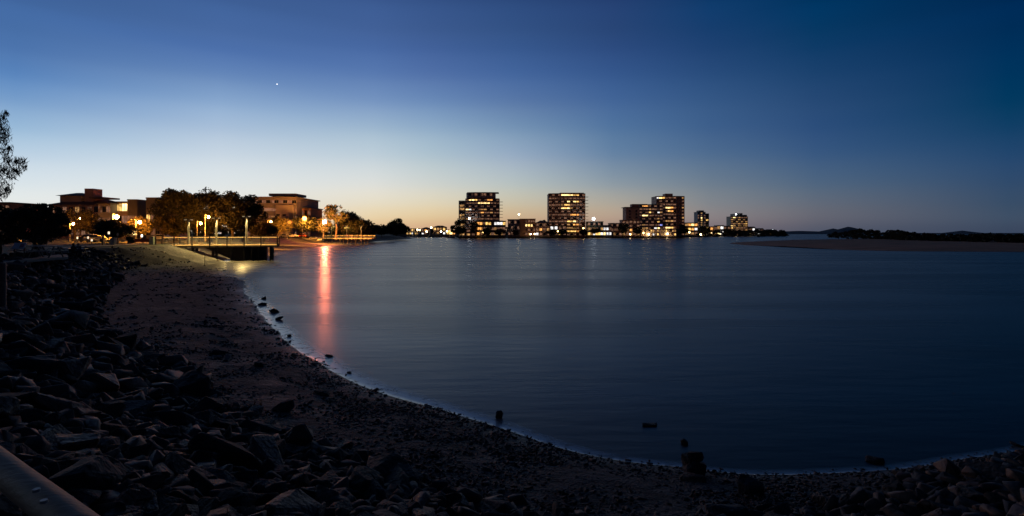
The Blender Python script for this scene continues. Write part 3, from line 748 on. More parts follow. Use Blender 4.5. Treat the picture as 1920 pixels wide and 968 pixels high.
block('restaurant', 'row of lit ground-floor restaurants under the square brown tower', 1203, 1268, 430, 505, 1.3, ["d.d.yd.d.ddyd.dd","d.yd.w.y.ddydd.y"], 16, M_BROWNW, depth=8, group=G_W, ww=.6)
block('apartment_house', 'terrace glowing orange between the square tower and the slim tower', 1284, 1308, 418, 640, 1.3, ["doYo","oyow","d.d."], 4, M_PINK, depth=10, group=G_W, ww=.8)
block('apartment_house', 'red-walled terrace right of the slim tower', 1331, 1345, 425, 700, 1.3, ["o.","yd"], 2, M_ORANGEW, depth=10, group=G_W)
block('apartment_house', 'pale floodlit terrace midway between the slim tower and the rightmost tower', 1344, 1357, 423, 715, 1.3, ["dw","Yw"], 2, M_WHITEW, depth=10, group=G_W, ww=.8)
block('apartment_house', 'dark blocky terrace left of the rightmost tower', 1356, 1371, 424, 740, 1.3, ["..","d."], 2, M_DARKW, depth=12, group=G_W)
block('waterfront_house', 'dark gabled house with one white window right of the rightmost tower', 1404, 1416, 427, 805, 1.3, [".w","Y."], 2, M_DARKW, depth=9, group=G_W, roof='gable')
block('waterfront_house', 'low white-lit house third from the right end of the waterfront', 1418, 1432, 430, 830, 1.3, ["w.","wY"], 2, M_GREYW, depth=9, group=G_W, roof='gable')
block('waterfront_house', 'small dark house with yellow ground floor near the right end of the waterfront', 1440, 1454, 432, 850, 1.3, ["..","dd"], 2, M_DARKW, depth=9, group=G_W, roof='gable')

# trees along the far waterfront
G_FT = 'trees along the far waterfront'
far_trees = [
 ('palm_like_tree', 'spreading tree with lit lower branches left of the leftmost tower', 850, 880, 407, 470, M_LEAF, 41),
 ('small_tree', 'small dark tree at the bridge end left of the leftmost tower', 843, 856, 419, 476, M_LEAFD, 42),
 ('small_tree', 'dark round tree hanging over the water at the bridge end', 852, 874, 424, 468, M_LEAFD, 43),
 ('small_tree', 'dark tree covering the foot of the leftmost tower', 880, 900, 412, 472, M_LEAFD, 44),
 ('small_tree', 'dark tree in front of the white-lit terrace building', 905, 925, 426, 470, M_LEAFD, 45),
 ('small_tree', 'dark tree at the right end of the white-lit terrace building', 926, 950, 429, 470, M_LEAFD, 46),
 ('small_tree', 'low tree in front of the grey flat-roofed apartment house', 956, 976, 431, 472, M_LEAFD, 47),
 ('small_tree', 'two-lobed tree on the slope behind the green-roofed house', 1008, 1026, 409, 520, M_LEAFD, 48),
 ('small_tree', 'low tree between the green-roofed house and the middle tower', 1022, 1044, 431, 474, M_LEAFD, 49),
 ('small_tree', 'dark bushy tree before the middle tower foot', 1044, 1064, 429, 476, M_LEAFD, 50),
 ('small_tree', 'dark tree at the right foot of the middle tower', 1086, 1102, 430, 478, M_LEAFD, 51),
 ('small_tree', 'round tree in front of the glowing pavilion', 1107, 1124, 427, 480, M_LEAF, 52),
 ('small_tree', 'leafy tree left of the reddish terrace', 1155, 1180, 418, 492, M_LEAF, 53),
 ('small_tree', 'dark tree before the pink wall of the apartment block', 1186, 1204, 424, 494, M_LEAFD, 54),
 ('small_tree', 'dark tree at the right foot of the square brown tower', 1266, 1292, 420, 520, M_LEAFD, 55),
 ('small_tree', 'dark tree in front of the slim tower', 1309, 1331, 423, 660, M_LEAFD, 56),
 ('small_tree', 'olive tree before the dark blocky terrace', 1352, 1372, 427, 720, M_LEAF, 57),
 ('small_tree', 'dark tree right of the rightmost tower', 1402, 1424, 427, 815, M_LEAFD, 58),
 ('small_tree', 'dark wide tree second from the right end of the waterfront', 1424, 1448, 430, 835, M_LEAFD, 59),
 ('small_tree', 'last dark wide tree at the right end of the waterfront', 1444, 1473, 430.5, 870, M_LEAFD, 60)]
for nm, lb, a, b, tp, Y, m_, sd in far_trees:
    ptree(nm, lb, a, b, tp, Y, zb=1.3, seed=sd, nclump=14, nleaf=70, leaf=.0013*Y, crown_frac=.85, m=m_, group=G_FT, limbs=False)

# -- bridge and promenade over the river mouth
br = thing('road_bridge', 'low lit road bridge crossing the river mouth left of the towers', 'bridge', (X(812, 520), 520, 0))
MB().box(-34, 32, -2, 6, 1.7, 2.5).build('deck', M_CONC, br)
MB().box(-34, 32, -2.25, -2.003, 2.2, 3.3).build('parapet', mat('lit_parapet', (.6, .5, .38), .8), br)
for x_ in (-28, -14, 0, 14, 28):
    MB().box(x_-.8, x_+.8, -1.8, 5.8, -1, 1.697).build('bridge_pier', M_CONC, br)
block('riverside_shops', 'cream lit row of shops at the left end of the road bridge', 762, 784, 429, 560, 1.4, ["yd.yd.y","ydyw.yd"], 7, M_WHITEW, depth=10, ww=.6, wh=.6, group=G_W)
block('riverside_shops', 'amber lit wall and shed at the right end of the road bridge', 838, 853, 432, 530, 1.4, ["yYo"], 3, M_ORANGEW, depth=8, ww=.9, wh=.7, group=G_W)
block('waterfront_house', 'brown house with lit upper windows behind the road bridge', 812, 836, 426, 610, 1.4, ["yddy",".d.w"], 4, M_PINK, depth=10, group=G_W, roof='hip')
block('waterfront_house', 'small dark house with a lit porch behind the left half of the bridge', 790, 806, 429, 620, 1.4, [".o.","w.."], 3, M_BROWNW, depth=10, group=G_W, roof='hip')

# -- buildings on the near left bank
G_L = 'buildings behind the waterfront park'
b1 = block('hotel_building', 'terracotta building with wide stepped hip roofs above the amber tree', 92, 186, 384, 175, 2.4, ["....d...","........","d.....d."], 8, M_PINK, depth=18, group=G_L, roof='hip', roofm=mat('terracotta_roof', (.24, .12, .09), .8, .2, .5))
MB().box(-7.2, -.2, 3, 10, 11, 14.2).build('upper_storey', M_BROWNW, b1)
MB().add([(-8, 2, 14.2), (.6, 2, 14.2), (.6, 11, 14.2), (-8, 11, 14.2), (-4.5, 6.5, 15.4), (-2.5, 6.5, 15.4)], [(0,1,5,4),(1,2,5),(2,3,4,5),(3,0,4),(3,2,1,0)]).build('upper_roof', M_ROOF, b1)
MB().box(1.0, 3.9, 3, 7, 11, 16.6).build('stair_tower', M_PINK, b1)
MB().box(4.0, 8.4, 1, 9, 13.2, 13.7).build('flat_roof', M_ROOF, b1)
block('office_building', 'low brown building at the left edge behind the black trees', -60, 19, 381, 190, 2.4, ["........","........","..o....."], 8, M_ORANGEW, depth=14, group=G_L)
block('office_building', 'grey building with dark strip windows left of the yellow-lit top floor', 184, 207, 383, 165, 2.4, ["...","...","..."], 3, M_GREYW, depth=12, group=G_L, ww=.8)
block('office_building', 'building with a brilliantly lit yellow top floor behind the bend lamp', 207, 239, 380, 168, 2.4, ["YyY","...","d.."], 3, M_BROWNW, depth=12, group=G_L, ww=.88, wh=.6)
block('office_building', 'dark purple-grey block with a lit yellow strip on its lower floor', 239, 257, 376, 160, 2.4, ["  ","..","yY"], 2, M_DARKW, depth=14, group=G_L, ww=.9, eave=.1)
block('office_building', 'dark block set slightly lower between two taller dark blocks', 257, 274, 380, 164, 2.4, ["  ",".w","dy"], 2, M_DARKW, depth=14, group=G_L, ww=.9, eave=.1)
block('office_building', 'tallest dark block with two orange lit windows beside the fig trees', 274, 300, 372.5, 158, 2.4, ["   ","y.y","...",], 3, M_DARKW, depth=14, group=G_L, ww=.7, eave=.1)
M_BEIGE = mat('grey_beige_render', (.36, .32, .31), .85, .12, .3)
b2 = block('hospital_building', 'long pale flat-roofed building with strip windows behind the dark trees', 463, 556, 371, 230, 2.4, ["............","............","......d.....","........  ..","............"], 12, M_BEIGE, depth=26, group=G_L, bulge=1.5, ww=.9, wh=.36, roofm=M_BEIGE, eave=.7)
MB().box(2.5, 10.2, -2.2, -.1, -.4, 13.8).build('stair_wing', mat('pale_grey_render', (.44, .39, .37), .85, .1, .3), b2)
for x_ in (-.2+3.2, 5.6): MB().box(x_, x_+1.4, -2.26, -2.2, 9.0, 9.9).build('window', M_GLASS, b2)
MB().box(-4, 8, 6, 18, 18.2, 19.3).build('plant_room', M_BEIGE, b2)
block('office_building', 'lower orange-lit block stepping down right of the long pale building', 557, 583, 391, 236, 2.4, ["....","....","...."], 4, M_ORANGEW, depth=14, group=G_L)

# ------------------------------------------------------------------ street lamps
def lamp(name, label, px, py, Y, zb, m, r=.32, group=None, arm=.7, pole=M_METAL, cat='street lamp', x_arm=1, back=0):
    p = at(px, py, Y); t = thing(name, label, cat, (p.x - x_arm*arm, Y, zb), 0, group)
    h = p.z - zb
    MB().tube((0, 0, -.1), (0, 0, h+.35+r), .09, .05, 8).build('pole', pole, t)
    MB().tube((0, 0, h+.3+r), (x_arm*arm, 0, h+.15+r), .045, .045, 6).build('arm', pole, t)
    MB().sphere((x_arm*arm, 0, h), r, n=12, m=8).build('lamp_globe', m, t)
    MB().tube((x_arm*arm, 0, h+r*.96), (x_arm*arm, 0, h+r+.16), r*.6, r*.2, 10).build('lamp_cap', pole, t)
    if back:
        l = bpy.data.lights.new('lamp_light', 'SPOT'); l.energy = back; l.color = (1.0, .36, .05); l.spot_size = math.radians(165); l.spot_blend = .6; l.shadow_soft_size = .3
        lo = bpy.data.objects.new('lamp_light', l); COL.objects.link(lo); lo.parent = t; lo.location = (x_arm*arm, .5, h-r-.1); lo.rotation_euler = (math.radians(62), 0, 0)
    return t
G_S = 'sodium street lamps along the left bank road'
lamp('street_lamp', 'brightest orange sodium lamp near the long pale building', 571, 410, 212, 2.4, M_SOD, .85, G_S, back=13000)
lamp('street_lamp', 'orange sodium lamp whose light makes the long red streak on the water', 609, 416.5, 188, 2.4, M_SOD2, .55, G_S, back=38000)
lamp('street_lamp', 'orange sodium lamp over the path bend below the yellow-lit top floor', 219, 407, 97, 2.4, M_SOD3, .32, G_S)
lamp('street_lamp', 'small orange lamp inside the amber tree', 137.5, 420, 108.5, 2.4, M_SOD3, .2, G_S, back=2500)
lamp('street_lamp', 'orange lamp between the first and second pier lamps, the lower one', 376, 419, 108, 2.4, M_SOD3, .2, G_S, back=2500)
lamp('street_lamp', 'small orange lamp just left of the second pier lamp, the upper one', 391, 407, 111, 2.4, M_SOD3, .22, G_S)
lamp('street_lamp', 'orange lamp hidden among the low tree glowing orange', 262, 417, 96, 2.4, M_SOD3, .26, G_S, back=1500)
lamp('street_lamp', 'added unseen sodium lamp lighting the hip-roofed building behind the amber tree', 150, 410, 152, 2.4, M_SOD3, .18, G_S)  # added lamp, unseen, throws light on the hip-roofed building
lamp('street_lamp', 'added unseen sodium lamp lighting the grey building with strip windows', 196, 418, 146, 2.4, M_SOD3, .16, G_S)  # added lamp, unseen, brightens the grey building front
lamp('street_lamp', 'added unseen sodium lamp lighting the dark purple-grey blocks', 252, 412, 142, 2.4, M_SOD3, .16, G_S)  # added lamp, unseen, put in to light the dark blocks
lamp('street_lamp', 'orange lamp behind the round rust-coloured tree', 508, 416, 126, 2.4, M_SOD3, .16, G_S, back=12000)
lamp('street_lamp', 'added dull orange lamp lighting trees left of the brightest sodium lamp', 543, 417, 158, 2.4, mat('added_dull_lamp_glow', (.8, .4, .1), .4, emit=(1.0, .30, .03), estr=1.4), .5, G_S, back=14000)  # lamp added at a flare disc to light the trees behind it

G_P = 'lamps along the far waterfront'
FL = [(973,402,490,M_LW,.75,'tall lone lamp standing against the sky above the orange-walled house'),
 (880,410,474,M_LC,.8,'cool white lamp in front of the leftmost tower'),(1113,410.5,484,M_LC,1.2,'brightest white floodlight above the glowing pavilion'),
 (995,439,470,M_LW,.55,'left one of a pair of shore lamps below the orange-walled house'),(1002.5,439,470,M_LW,.55,'right one of a pair of shore lamps below the orange-walled house'),
 (1181.5,439.5,492,M_LW,.62,'shore lamp below the left edge of the pink-walled block'),(1206.5,437,500,M_LY,.55,'yellow shore lamp below the lit glassy half of the block'),
 (1216.5,439.5,502,M_LW,.75,'big shore lamp below the middle of the pink-walled block'),(1251.5,438.5,504,M_LW,.7,'shore lamp below the square brown tower'),
 (1261,436,508,M_LY,.45,'small yellow lamp at the right foot of the square brown tower'),(1292.5,436,600,M_LY,.75,'yellow shore lamp between the square tower and the slim tower'),
 (1314,440,640,M_LY,.95,'low amber shore lamp below the slim tower'),(1335.5,437,690,M_LW,.9,'bright shore lamp right of the slim tower'),
 (1350.5,438.5,700,M_LW,.55,'faint shore lamp below the pale floodlit terrace'),(1380,440,770,M_LW,.75,'shore lamp below the left half of the rightmost tower'),
 (1389.5,440,775,M_LC,.6,'cool shore lamp below the middle of the rightmost tower'),(1397.5,437,785,M_LY,.85,'amber lamp below the right half of the rightmost tower'),
 (1410.5,436.5,800,M_LW,.6,'small lamp between the rightmost tower and the low white-lit house'),(1427.5,440.5,830,M_LW,.9,'bright shore lamp third from the right end of the shore'),
 (1428,429.5,840,M_LC,.8,'high white lamp over the low white-lit house'),(1449,430.5,860,M_LC,.5,'faint white lamp over the last trees of the shore'),
 (1465,440,880,M_LW,.8,'last shore lamp at the right end of the waterfront'),
 (783,431,545,M_LW,.7,'white lamp over the cream lit row of shops'),(787,431.5,545,M_LY,.55,'yellow-green lamp right of the cream lit row of shops'),
 (800,434.5,521,M_LW,.75,'lamp on the left half of the road bridge'),(808.5,427,600,M_LW,.8,'highest lamp behind the road bridge'),
 (827,434.5,521,M_LW,.75,'lamp on the right half of the road bridge'),(838,434,521,M_LW,.6,'lamp at the right end of the road bridge'),
 (905.5,436,470,M_LY,.35,'faint lamp in front of the dark terrace building'),(1094,428,484,M_LY,.5,'small yellow lamp at the right foot of the middle tower'),
 (1046,434,474,M_LY,.4,'dim lamp at the left foot of the middle tower')]
for px, py, Y, m_, r, lb in FL:
    zb_ = 2.5 if lb.find('half of the road bridge') > 0 or 'end of the road bridge' in lb else 1.3
    lamp('shore_lamp', lb, px, py, Y, zb_, m_, r, G_P, arm=.5)

# ------------------------------------------------------------------ pier with handrails and twin-headed lamps
def pier(label, x0, x1, Ya, Yb, z, wid, posts, piles, apron=None):
    """timber pier from (x0,Ya) to (x1,Yb)"""
    L = math.hypot(x1-x0, Yb-Ya); a = math.atan2(Yb-Ya, x1-x0)
    t = thing('timber_pier', label, 'pier', (x0, Ya, 0), a)
    d = MB()
    nb = int(L/.22)
    for k in range(nb): d.box(k*L/nb+.008, (k+1)*L/nb-.008, 0, wid, z-.06, z)
    d.build('deck', M_TIMB, t)
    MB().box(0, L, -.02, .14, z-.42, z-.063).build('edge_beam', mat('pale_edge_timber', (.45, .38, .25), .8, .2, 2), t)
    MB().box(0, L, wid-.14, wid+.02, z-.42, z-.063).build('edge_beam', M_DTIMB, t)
    MB().box(.2, L-.1, -.055, -.021, z-.10, z-.065).build('added_glow_strip', M_ADDGLOW, t)  # glowing strip added to brighten the deck edge
    MB().box(.2, L-.1, wid-.10, wid-.075, z+1.0, z+1.04).build('added_glow_strip', M_ADDGLOW, t)  # added glow along the far handrail, brightens rail and balusters
    for k, yy in enumerate((.08, wid-.08)):
        h = MB(); h.box(0, L, yy-.07, yy+.07, z+1.06, z+1.13); h.build('handrail', M_TIMB, t)
        h = MB(); h.box(0, L, yy-.03, yy+.03, z+.12, z+.17)
        n = int(L/.14)
        for i in range(n): h.box(i*L/n+.05, i*L/n+.065, yy-.01, yy+.01, z+.17, z+1.06)
        h.build('balusters', M_METAL, t)
    n = max(3, int(L/2.0))
    for i in range(n+1):
        x = i*L/n; big = (i % 3 == 2)
        for yy in (.0, wid): MB().box(x-.07, x+.07, yy-.075, yy+.075, z-.42, z+1.2).build('railing_post', M_DTIMB, t)
    for i, x in enumerate(piles):
        for yy in (.35, wid-.35): MB().tube((x, yy, -1.5), (x, yy, z-.44), .19, .19, 10).build('pile', M_DTIMB, t)
        MB().box(x-.16, x+.16, .1, wid-.1, z-.62, z-.425).build('cross_beam', M_DTIMB, t)
    return t, L, a
PX0, PX1 = X(292, 76), X(520, 81)
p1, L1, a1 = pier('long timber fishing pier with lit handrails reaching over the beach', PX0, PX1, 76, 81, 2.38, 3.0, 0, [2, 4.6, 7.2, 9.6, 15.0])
# concrete head under the outer end, darkened and stretched shoreward as painted under-pier shade
MB().add([(x_, y_, z_) for y_ in (.35, 2.7) for x_, z_ in ((6.0, 1.955), (14.3, 1.955), (14.3, -.6), (11.2, -.6))], [(0,1,2,3),(7,6,5,4),(0,4,5,1),(1,5,6,2),(2,6,7,3),(3,7,4,0)]).build('abutment_shade_mass', mat('shade_dark_concrete', (.05, .04, .035), .9, .3, 1.0), p1)
for q_ in (11.4, 12.4, 13.4, 14.3):
    MB().tube((q_, .2, -1.2), (q_, .2, 1.95), .15, .15, 8).build('pile', M_DTIMB, p1)
p2, L2, a2 = pier('far short timber jetty lit yellow beyond the bend of the bay', X(596, 212), X(697, 205), 212, 205, 2.2, 3.0, 0, [3, 6.5, 10, 13.5, 17, 19.5, 20.9])

def twin_lamp(label, px, py, Y, zb, group, power=260, tilt=-30, cone=108):
    p = at(px, py, Y); t = thing('twin_lamp', label, 'lamp post', (p.x, Y, zb), 0, group); h = p.z - zb
    MB().tube((0, 0, 0), (0, 0, h), .17, .11, 12).build('pole', M_POLEW, t)
    MB().box(-.5, .5, -.05, .05, h, h+.07).build('crossarm', M_POLEW, t)
    for s in (-1, 1):
        hd = MB().box(min(s*.3, s*.62), max(s*.3, s*.62), -.12, .12, h-.02, h+.13).build('lamp_head', M_POLEW, t)
        MB().box(min(s*.32, s*.6), max(s*.32, s*.6), -.1, .1, h-.05, h-.022).build('lens', M_LENS, hd)
        l = bpy.data.lights.new('lamp_light', 'SPOT'); l.energy = power; l.color = (1.0, .68, .22); l.spot_size = math.radians(cone); l.spot_blend = .3
        l.shadow_soft_size = .12
        lo = bpy.data.objects.new('lamp_light', l); COL.objects.link(lo); lo.parent = t; lo.location = (s*.58, -.22 if s < 0 else .1, h-.12); lo.rotation_euler = (math.radians(tilt if s < 0 else 12), 0, 0)
        if s > 0: l.energy = power*.6; l.spot_size = math.radians(125)
    return t
G_T = 'twin-headed lamp posts on the long pier'
for lb, px, py, Y in (('twin-headed lamp post nearest the park on the long pier', 353.5, 412, 79.3), ('middle twin-headed lamp post on the long pier', 405.5, 409, 80.4), ('outermost twin-headed lamp post on the long pier', 462, 406, 81.6)):
    twin_lamp(lb, px, py, Y, 2.38, G_T, 3000 if px > 400 else 1300)
G_T2 = 'slim lamp posts on the far jetty'
for lb, px, Y in (('slim post nearest the shore on the far jetty', 622, 211.5), ('middle slim post on the far jetty', 650, 209.5), ('outermost slim post on the far jetty', 677, 207.5)):
    twin_lamp(lb, px, 424, Y, 2.2, G_T2, 900, 0, 110)

# path along the park, lit by the lamps
def strip(name, pts, wid, m, lift=.02, kerb=False):
    P = np.array(pts, float); D = [P[0]]
    for a, b in zip(P[:-1], P[1:]):
        n = max(2, int(np.linalg.norm(b-a)/1.0))
        D += [a + (b-a)*k/n for k in range(1, n+1)]
    D = np.array(D); T = np.gradient(D, axis=0); T /= np.linalg.norm(T, axis=1)[:, None]; N = np.stack([-T[:, 1], T[:, 0]], 1)
    V = []; n = len(D)
    for s in (-.5, 0, .5):
        q = D + N*wid*s; V.append(np.column_stack([q, terr(q[:, 0], q[:, 1])[0] + lift + .05]))
    V = np.vstack(V); F = [(j*n+i, j*n+i+1, (j+1)*n+i+1, (j+1)*n+i) for j in range(2) for i in range(n-1)]
    tag(link(name, raw_mesh(name, V, F, m)), kind='structure')
M_PATH = mat('pale_concrete_path', (.36, .33, .28), .85, .15, .5)
strip('path', [(-48,55),(-50.5,62),(-51.8,69),(-53.4,76),(-58,84),(-64,92),(-74,104),(-82,120)], 2.6, M_PATH)
strip('path', [(-52,70),(-60,68),(-75,67),(-95,69)], 1.8, M_PATH, lift=.03)
M_ASPH = mat('asphalt', (.05, .05, .052), .85, .2, 3)
strip('road', [(-90,170),(-88,215),(-86,260),(-88,330),(-98,420),(-112,520)], 8, M_ASPH)
strip('road', [(-150,140),(-120,150),(-90,170)], 8, M_ASPH, lift=.03)

# ------------------------------------------------------------------ cars
def make_car(name, label, body_m, loc, rz, group):
    t = thing(name, label, 'car', loc, rz, group)
    L_, W_ = 4.3, 1.75
    prof = [(-2.15,.35),(-2.1,.75),(-1.9,.86),(-1.1,.92),(-.5,1.38),(.9,1.42),(1.55,.98),(2.05,.9),(2.15,.6),(2.12,.35)]
    b = MB(); n = len(prof)
    for x_, ins in ((-W_/2, .06), (-W_/2+.1, 0), (W_/2-.1, 0), (W_/2, .06)):
        b.v += [(x_*(1 if z < .95 else .84), y*(1-ins*.3), z-ins*.3) for y, z in prof]
    for j in range(3):
        b.f += [(j*n+k, j*n+(k+1) % n, (j+1)*n+(k+1) % n, (j+1)*n+k) for k in range(n)]
    b.f += [tuple(range(n))[::-1], tuple(range(3*n, 4*n))]; b.m = [0]*len(b.f)
    b.build('body', body_m, t)
    for s in (-1, 1):
        w_ = MB(); w_.add([(s*.80, -1.0, .95), (s*.80, 1.4, .98), (s*.745, .85, 1.34), (s*.745, -.45, 1.32), (s*.72, -1.0, .95), (s*.72, 1.4, .98), (s*.70, .85, 1.34), (s*.70, -.45, 1.32)],
              [(0,1,2,3),(4,7,6,5),(0,4,5,1),(3,2,6,7)]); 
        for v in range(len(w_.v)): w_.v[v] = (w_.v[v][0]*1.06, w_.v[v][1], w_.v[v][2])
        w_.build('side_window', M_GLASS, t)
        for y in (-1.35, 1.3):
            MB().tube((s*.70, y, .32), (s*.89, y, .32), .32, .32, 14).build('wheel', M_TYRE, t)
        MB().sphere((s*.6, -2.08, .66), .12, n=8, m=6, sc=(1.3, .5, .8)).build('headlight', M_METAL, t)
    return t
CW = mat('white_car_paint', (.75, .75, .74), .3, .02, 1); CS = mat('silver_car_paint', (.45, .46, .48), .3, .03, 1, metal=.5)
CR = mat('red_car_paint', (.40, .05, .03), .3, .03, 1); CB = mat('dark_blue_car_paint', (.03, .04, .08), .25, .03, 1)
G_C = 'cars parked behind the beach'
def hz(x, y): return H(x, y)
CARS = [(535,214,CS,'silver parked car farthest left under the big sodium lamp',1.45),(549,216,CW,'white parked car left of the brightest sodium lamp',1.5),
        (566,218,CR,'red parked car directly below the brightest sodium lamp',1.5),(576,221,CW,'white parked car just right of the brightest sodium lamp',.2),
        (590,219,CS,'silver parked car midway between the two bright lamps',1.5),(601,216,CW,'white parked car left of the second bright lamp',.1),
        (184,98,CW,'white car parked behind the park lawn near the bollard light',1.55),(172,102,CB,'dark blue car parked left of the white car by the lawn',1.5),
        (8,88,CS,'silver car half hidden behind the ragged black tree',1.5),(306,118,CW,'white car parked behind the shore end of the pier',1.55),(330,122,CR,'red car parked under the fig trees behind the pier',1.5)]
for px, Y, m_, lb, rz in CARS:
    x = X(px, Y); make_car('parked_car', lb, m_, (x, Y, H(x, Y)+.02), rz, G_C)

# ------------------------------------------------------------------ park furniture
def gnd(px, Y): x = X(px, Y); return (x, Y, H(x, Y))
# orange barrier board
t = thing('barrier_board', 'low orange-red barrier board beside the shore end of the pier', 'barrier', gnd(268, 84), .1)
MB().box(-1.25, 1.25, -.04, .04, .25, .75).build('board', mat('orange_red_board', (.65, .13, .04), .6, .1, 2), t)
for x_ in (-1.1, 0, 1.1): MB().box(x_-.05, x_+.05, .041, .10, 0, .8).build('post', M_TIMB, t)
# cabinets and bins
def cabinet(label, px, Y, w_, h_, m_):
    t = thing('utility_cabinet', label, 'cabinet', gnd(px, Y), .1)
    MB().box(-w_/2, w_/2, -.25, .25, 0, h_).build('body', m_, t)
    MB().box(-w_/2-.03, w_/2+.03, -.28, .28, h_+.002, h_+.06).build('lid', M_METAL, t)
    MB().box(-w_/2+.05, w_/2-.05, -.275, -.252, .1, h_-.06).build('door', M_METAL, t)
cabinet('grey-green utility cabinet at the shore end of the pier', 285, 77, .55, 1.05, mat('green_grey_paint', (.16, .20, .17), .5))
cabinet('pale utility cabinet just right of the white bollard light', 212, 74, .6, .95, mat('pale_box_paint', (.45, .43, .38), .6))
# bollard lights
def bollard_light(label, px, pytop, Y, m_, grp=None):
    x, y, z = gnd(px, Y); h = Z(pytop, Y) - z
    t = thing('bollard_light', label, 'bollard light', (x, y, z), 0, grp)
    MB().tube((0, 0, 0), (0, 0, h-.38), .06, .06, 10).build('post', M_POLEW, t)
    MB().tube((0, 0, h-.38), (0, 0, h-.04), .11, .11, 12).build('light_drum', m_, t)
    MB().tube((0, 0, h-.039), (0, 0, h), .14, .10, 12).build('cap', M_METAL, t)
M_LB = mat('soft_bollard_glow', (.8, .75, .6), .4, emit=(1, .85, .6), estr=1.2)
M_LB2 = mat('bright_bollard_glow', (.8, .8, .8), .4, emit=(1, .97, .9), estr=6)
bollard_light('tall white bollard light on the path edge left of the pale cabinet', 204, 434, 72, M_LB)
bollard_light('dim bollard light behind the pale cabinet', 221, 437, 80, M_METAL)
bollard_light('brilliant white light on a short post behind the orange barrier board', 266, 440, 90, M_LB2)
bollard_light('small yellow light left of the white parked car', 165, 443.5, 90, M_LB)
bollard_light('small yellow light above the seated people', 145, 444, 92, M_LB)
bollard_light('small yellow-green light right of the white parked car', 172, 448, 84, M_LB)
t = thing('timber_post', 'plain timber post left of the tall white bollard light', 'post', gnd(193, 70)); MB().box(-.08, .08, -.08, .08, 0, 1.2).build('shaft', M_TIMB, t)
MB().add([(-.09,-.09,1.2),(.09,-.09,1.2),(.09,.09,1.2),(-.09,.09,1.2),(0,0,1.3)], [(0,1,4),(1,2,4),(2,3,4),(3,0,4),(3,2,1,0)]).build('cap', M_METAL, t)

# slab, information panel and picnic tables under the black tree
sl = [onz(-40, 497, 2.4), onz(40, 490, 2.4), onz(128, 483, 2.4), onz(126, 478.5, 2.4), onz(40, 482, 2.4), onz(-40, 486, 2.4)]
zs = max(H(p.x, p.y) for p in sl)
s_ = MB().prism([(p.x, p.y) for p in sl], zs-.1, zs+.05); tag(s_.build('picnic_slab', M_PATH), kind='structure')
ZS = zs + .05
t = thing('information_panel', 'slanted white information panel on two legs beside the picnic table', 'sign', (X(36, 33), 33, ZS), math.radians(12))
pn = MB().add([(-.32,-.16,.62),(.32,-.16,.62),(.32,.12,.98),(-.32,.12,.98),(-.32,-.14,.59),(.32,-.14,.59),(.32,.14,.95),(-.32,.14,.95)], [(0,1,2,3),(7,6,5,4),(0,4,5,1),(1,5,6,2),(2,6,7,3),(3,7,4,0)]).build('panel', mat('white_enamel_panel', (.85, .85, .9), .35, .05, 2), t)
MB().add([(.06,-.118,.682),(.27,-.118,.682),(.27,.060,.912),(.06,.060,.912)], [(0,1,2,3)]).build('picture', mat('faded_pink_print', (.65, .30, .33), .5, .3, 6), pn)
for x_ in (-.26, .26): MB().tube((x_, .02, 0), (x_, .02, .74), .035, .035, 8).build('leg', M_BLACKM, t)
def picnic(label, px, Y, rz, z=None):
    x = X(px, Y); t = thing('picnic_table', label, 'picnic table', (x, Y, ZS if z is None else z), rz, 'picnic tables on the lawn')
    M_TOP = mat('pale_picnic_top', (.55, .55, .55), .4, .12, 1.5)
    MB().box(-.8, .8, -.36, .36, .71, .75).build('table_top', M_TOP, t)
    for s in (-1, 1):
        MB().box(-.8, .8, s*.72-.14, s*.72+.14, .42, .46).build('bench_seat', M_TOP, t)
        MB().add([(s*.6-.03,-.7,0),(s*.6+.03,-.7,0),(s*.6+.03,-.62,0),(s*.6-.03,-.62,0),(s*.6-.03,-.2,.705),(s*.6+.03,-.2,.705),(s*.6+.03,-.12,.705),(s*.6-.03,-.12,.705)],
            [(0,1,5,4),(1,2,6,5),(2,3,7,6),(3,0,4,7),(3,2,1,0),(4,5,6,7)]).build('leg', M_BLACKM, t)
        MB().add([(s*.6-.03,.62,0),(s*.6+.03,.62,0),(s*.6+.03,.7,0),(s*.6-.03,.7,0),(s*.6-.03,.12,.705),(s*.6+.03,.12,.705),(s*.6+.03,.2,.705),(s*.6-.03,.2,.705)],
            [(0,1,5,4),(1,2,6,5),(2,3,7,6),(3,0,4,7),(3,2,1,0),(4,5,6,7)]).build('leg', M_BLACKM, t)
        MB().box(s*.6+.031, s*.6+.08, -.72, .72, .36, .418).build('crossbar', M_BLACKM, t)
    return t
picnic('pale-topped picnic table on the slab under the near black tree', 86, 34.5, .12)
picnic('picnic table in deep shade just right of the information panel', 58, 36.5, .1)
xq, yq = X(143, 50), 50.0
picnic('picnic table with people seated round it on the dark lawn', 143, 50, .35, H(xq, yq)+.02)

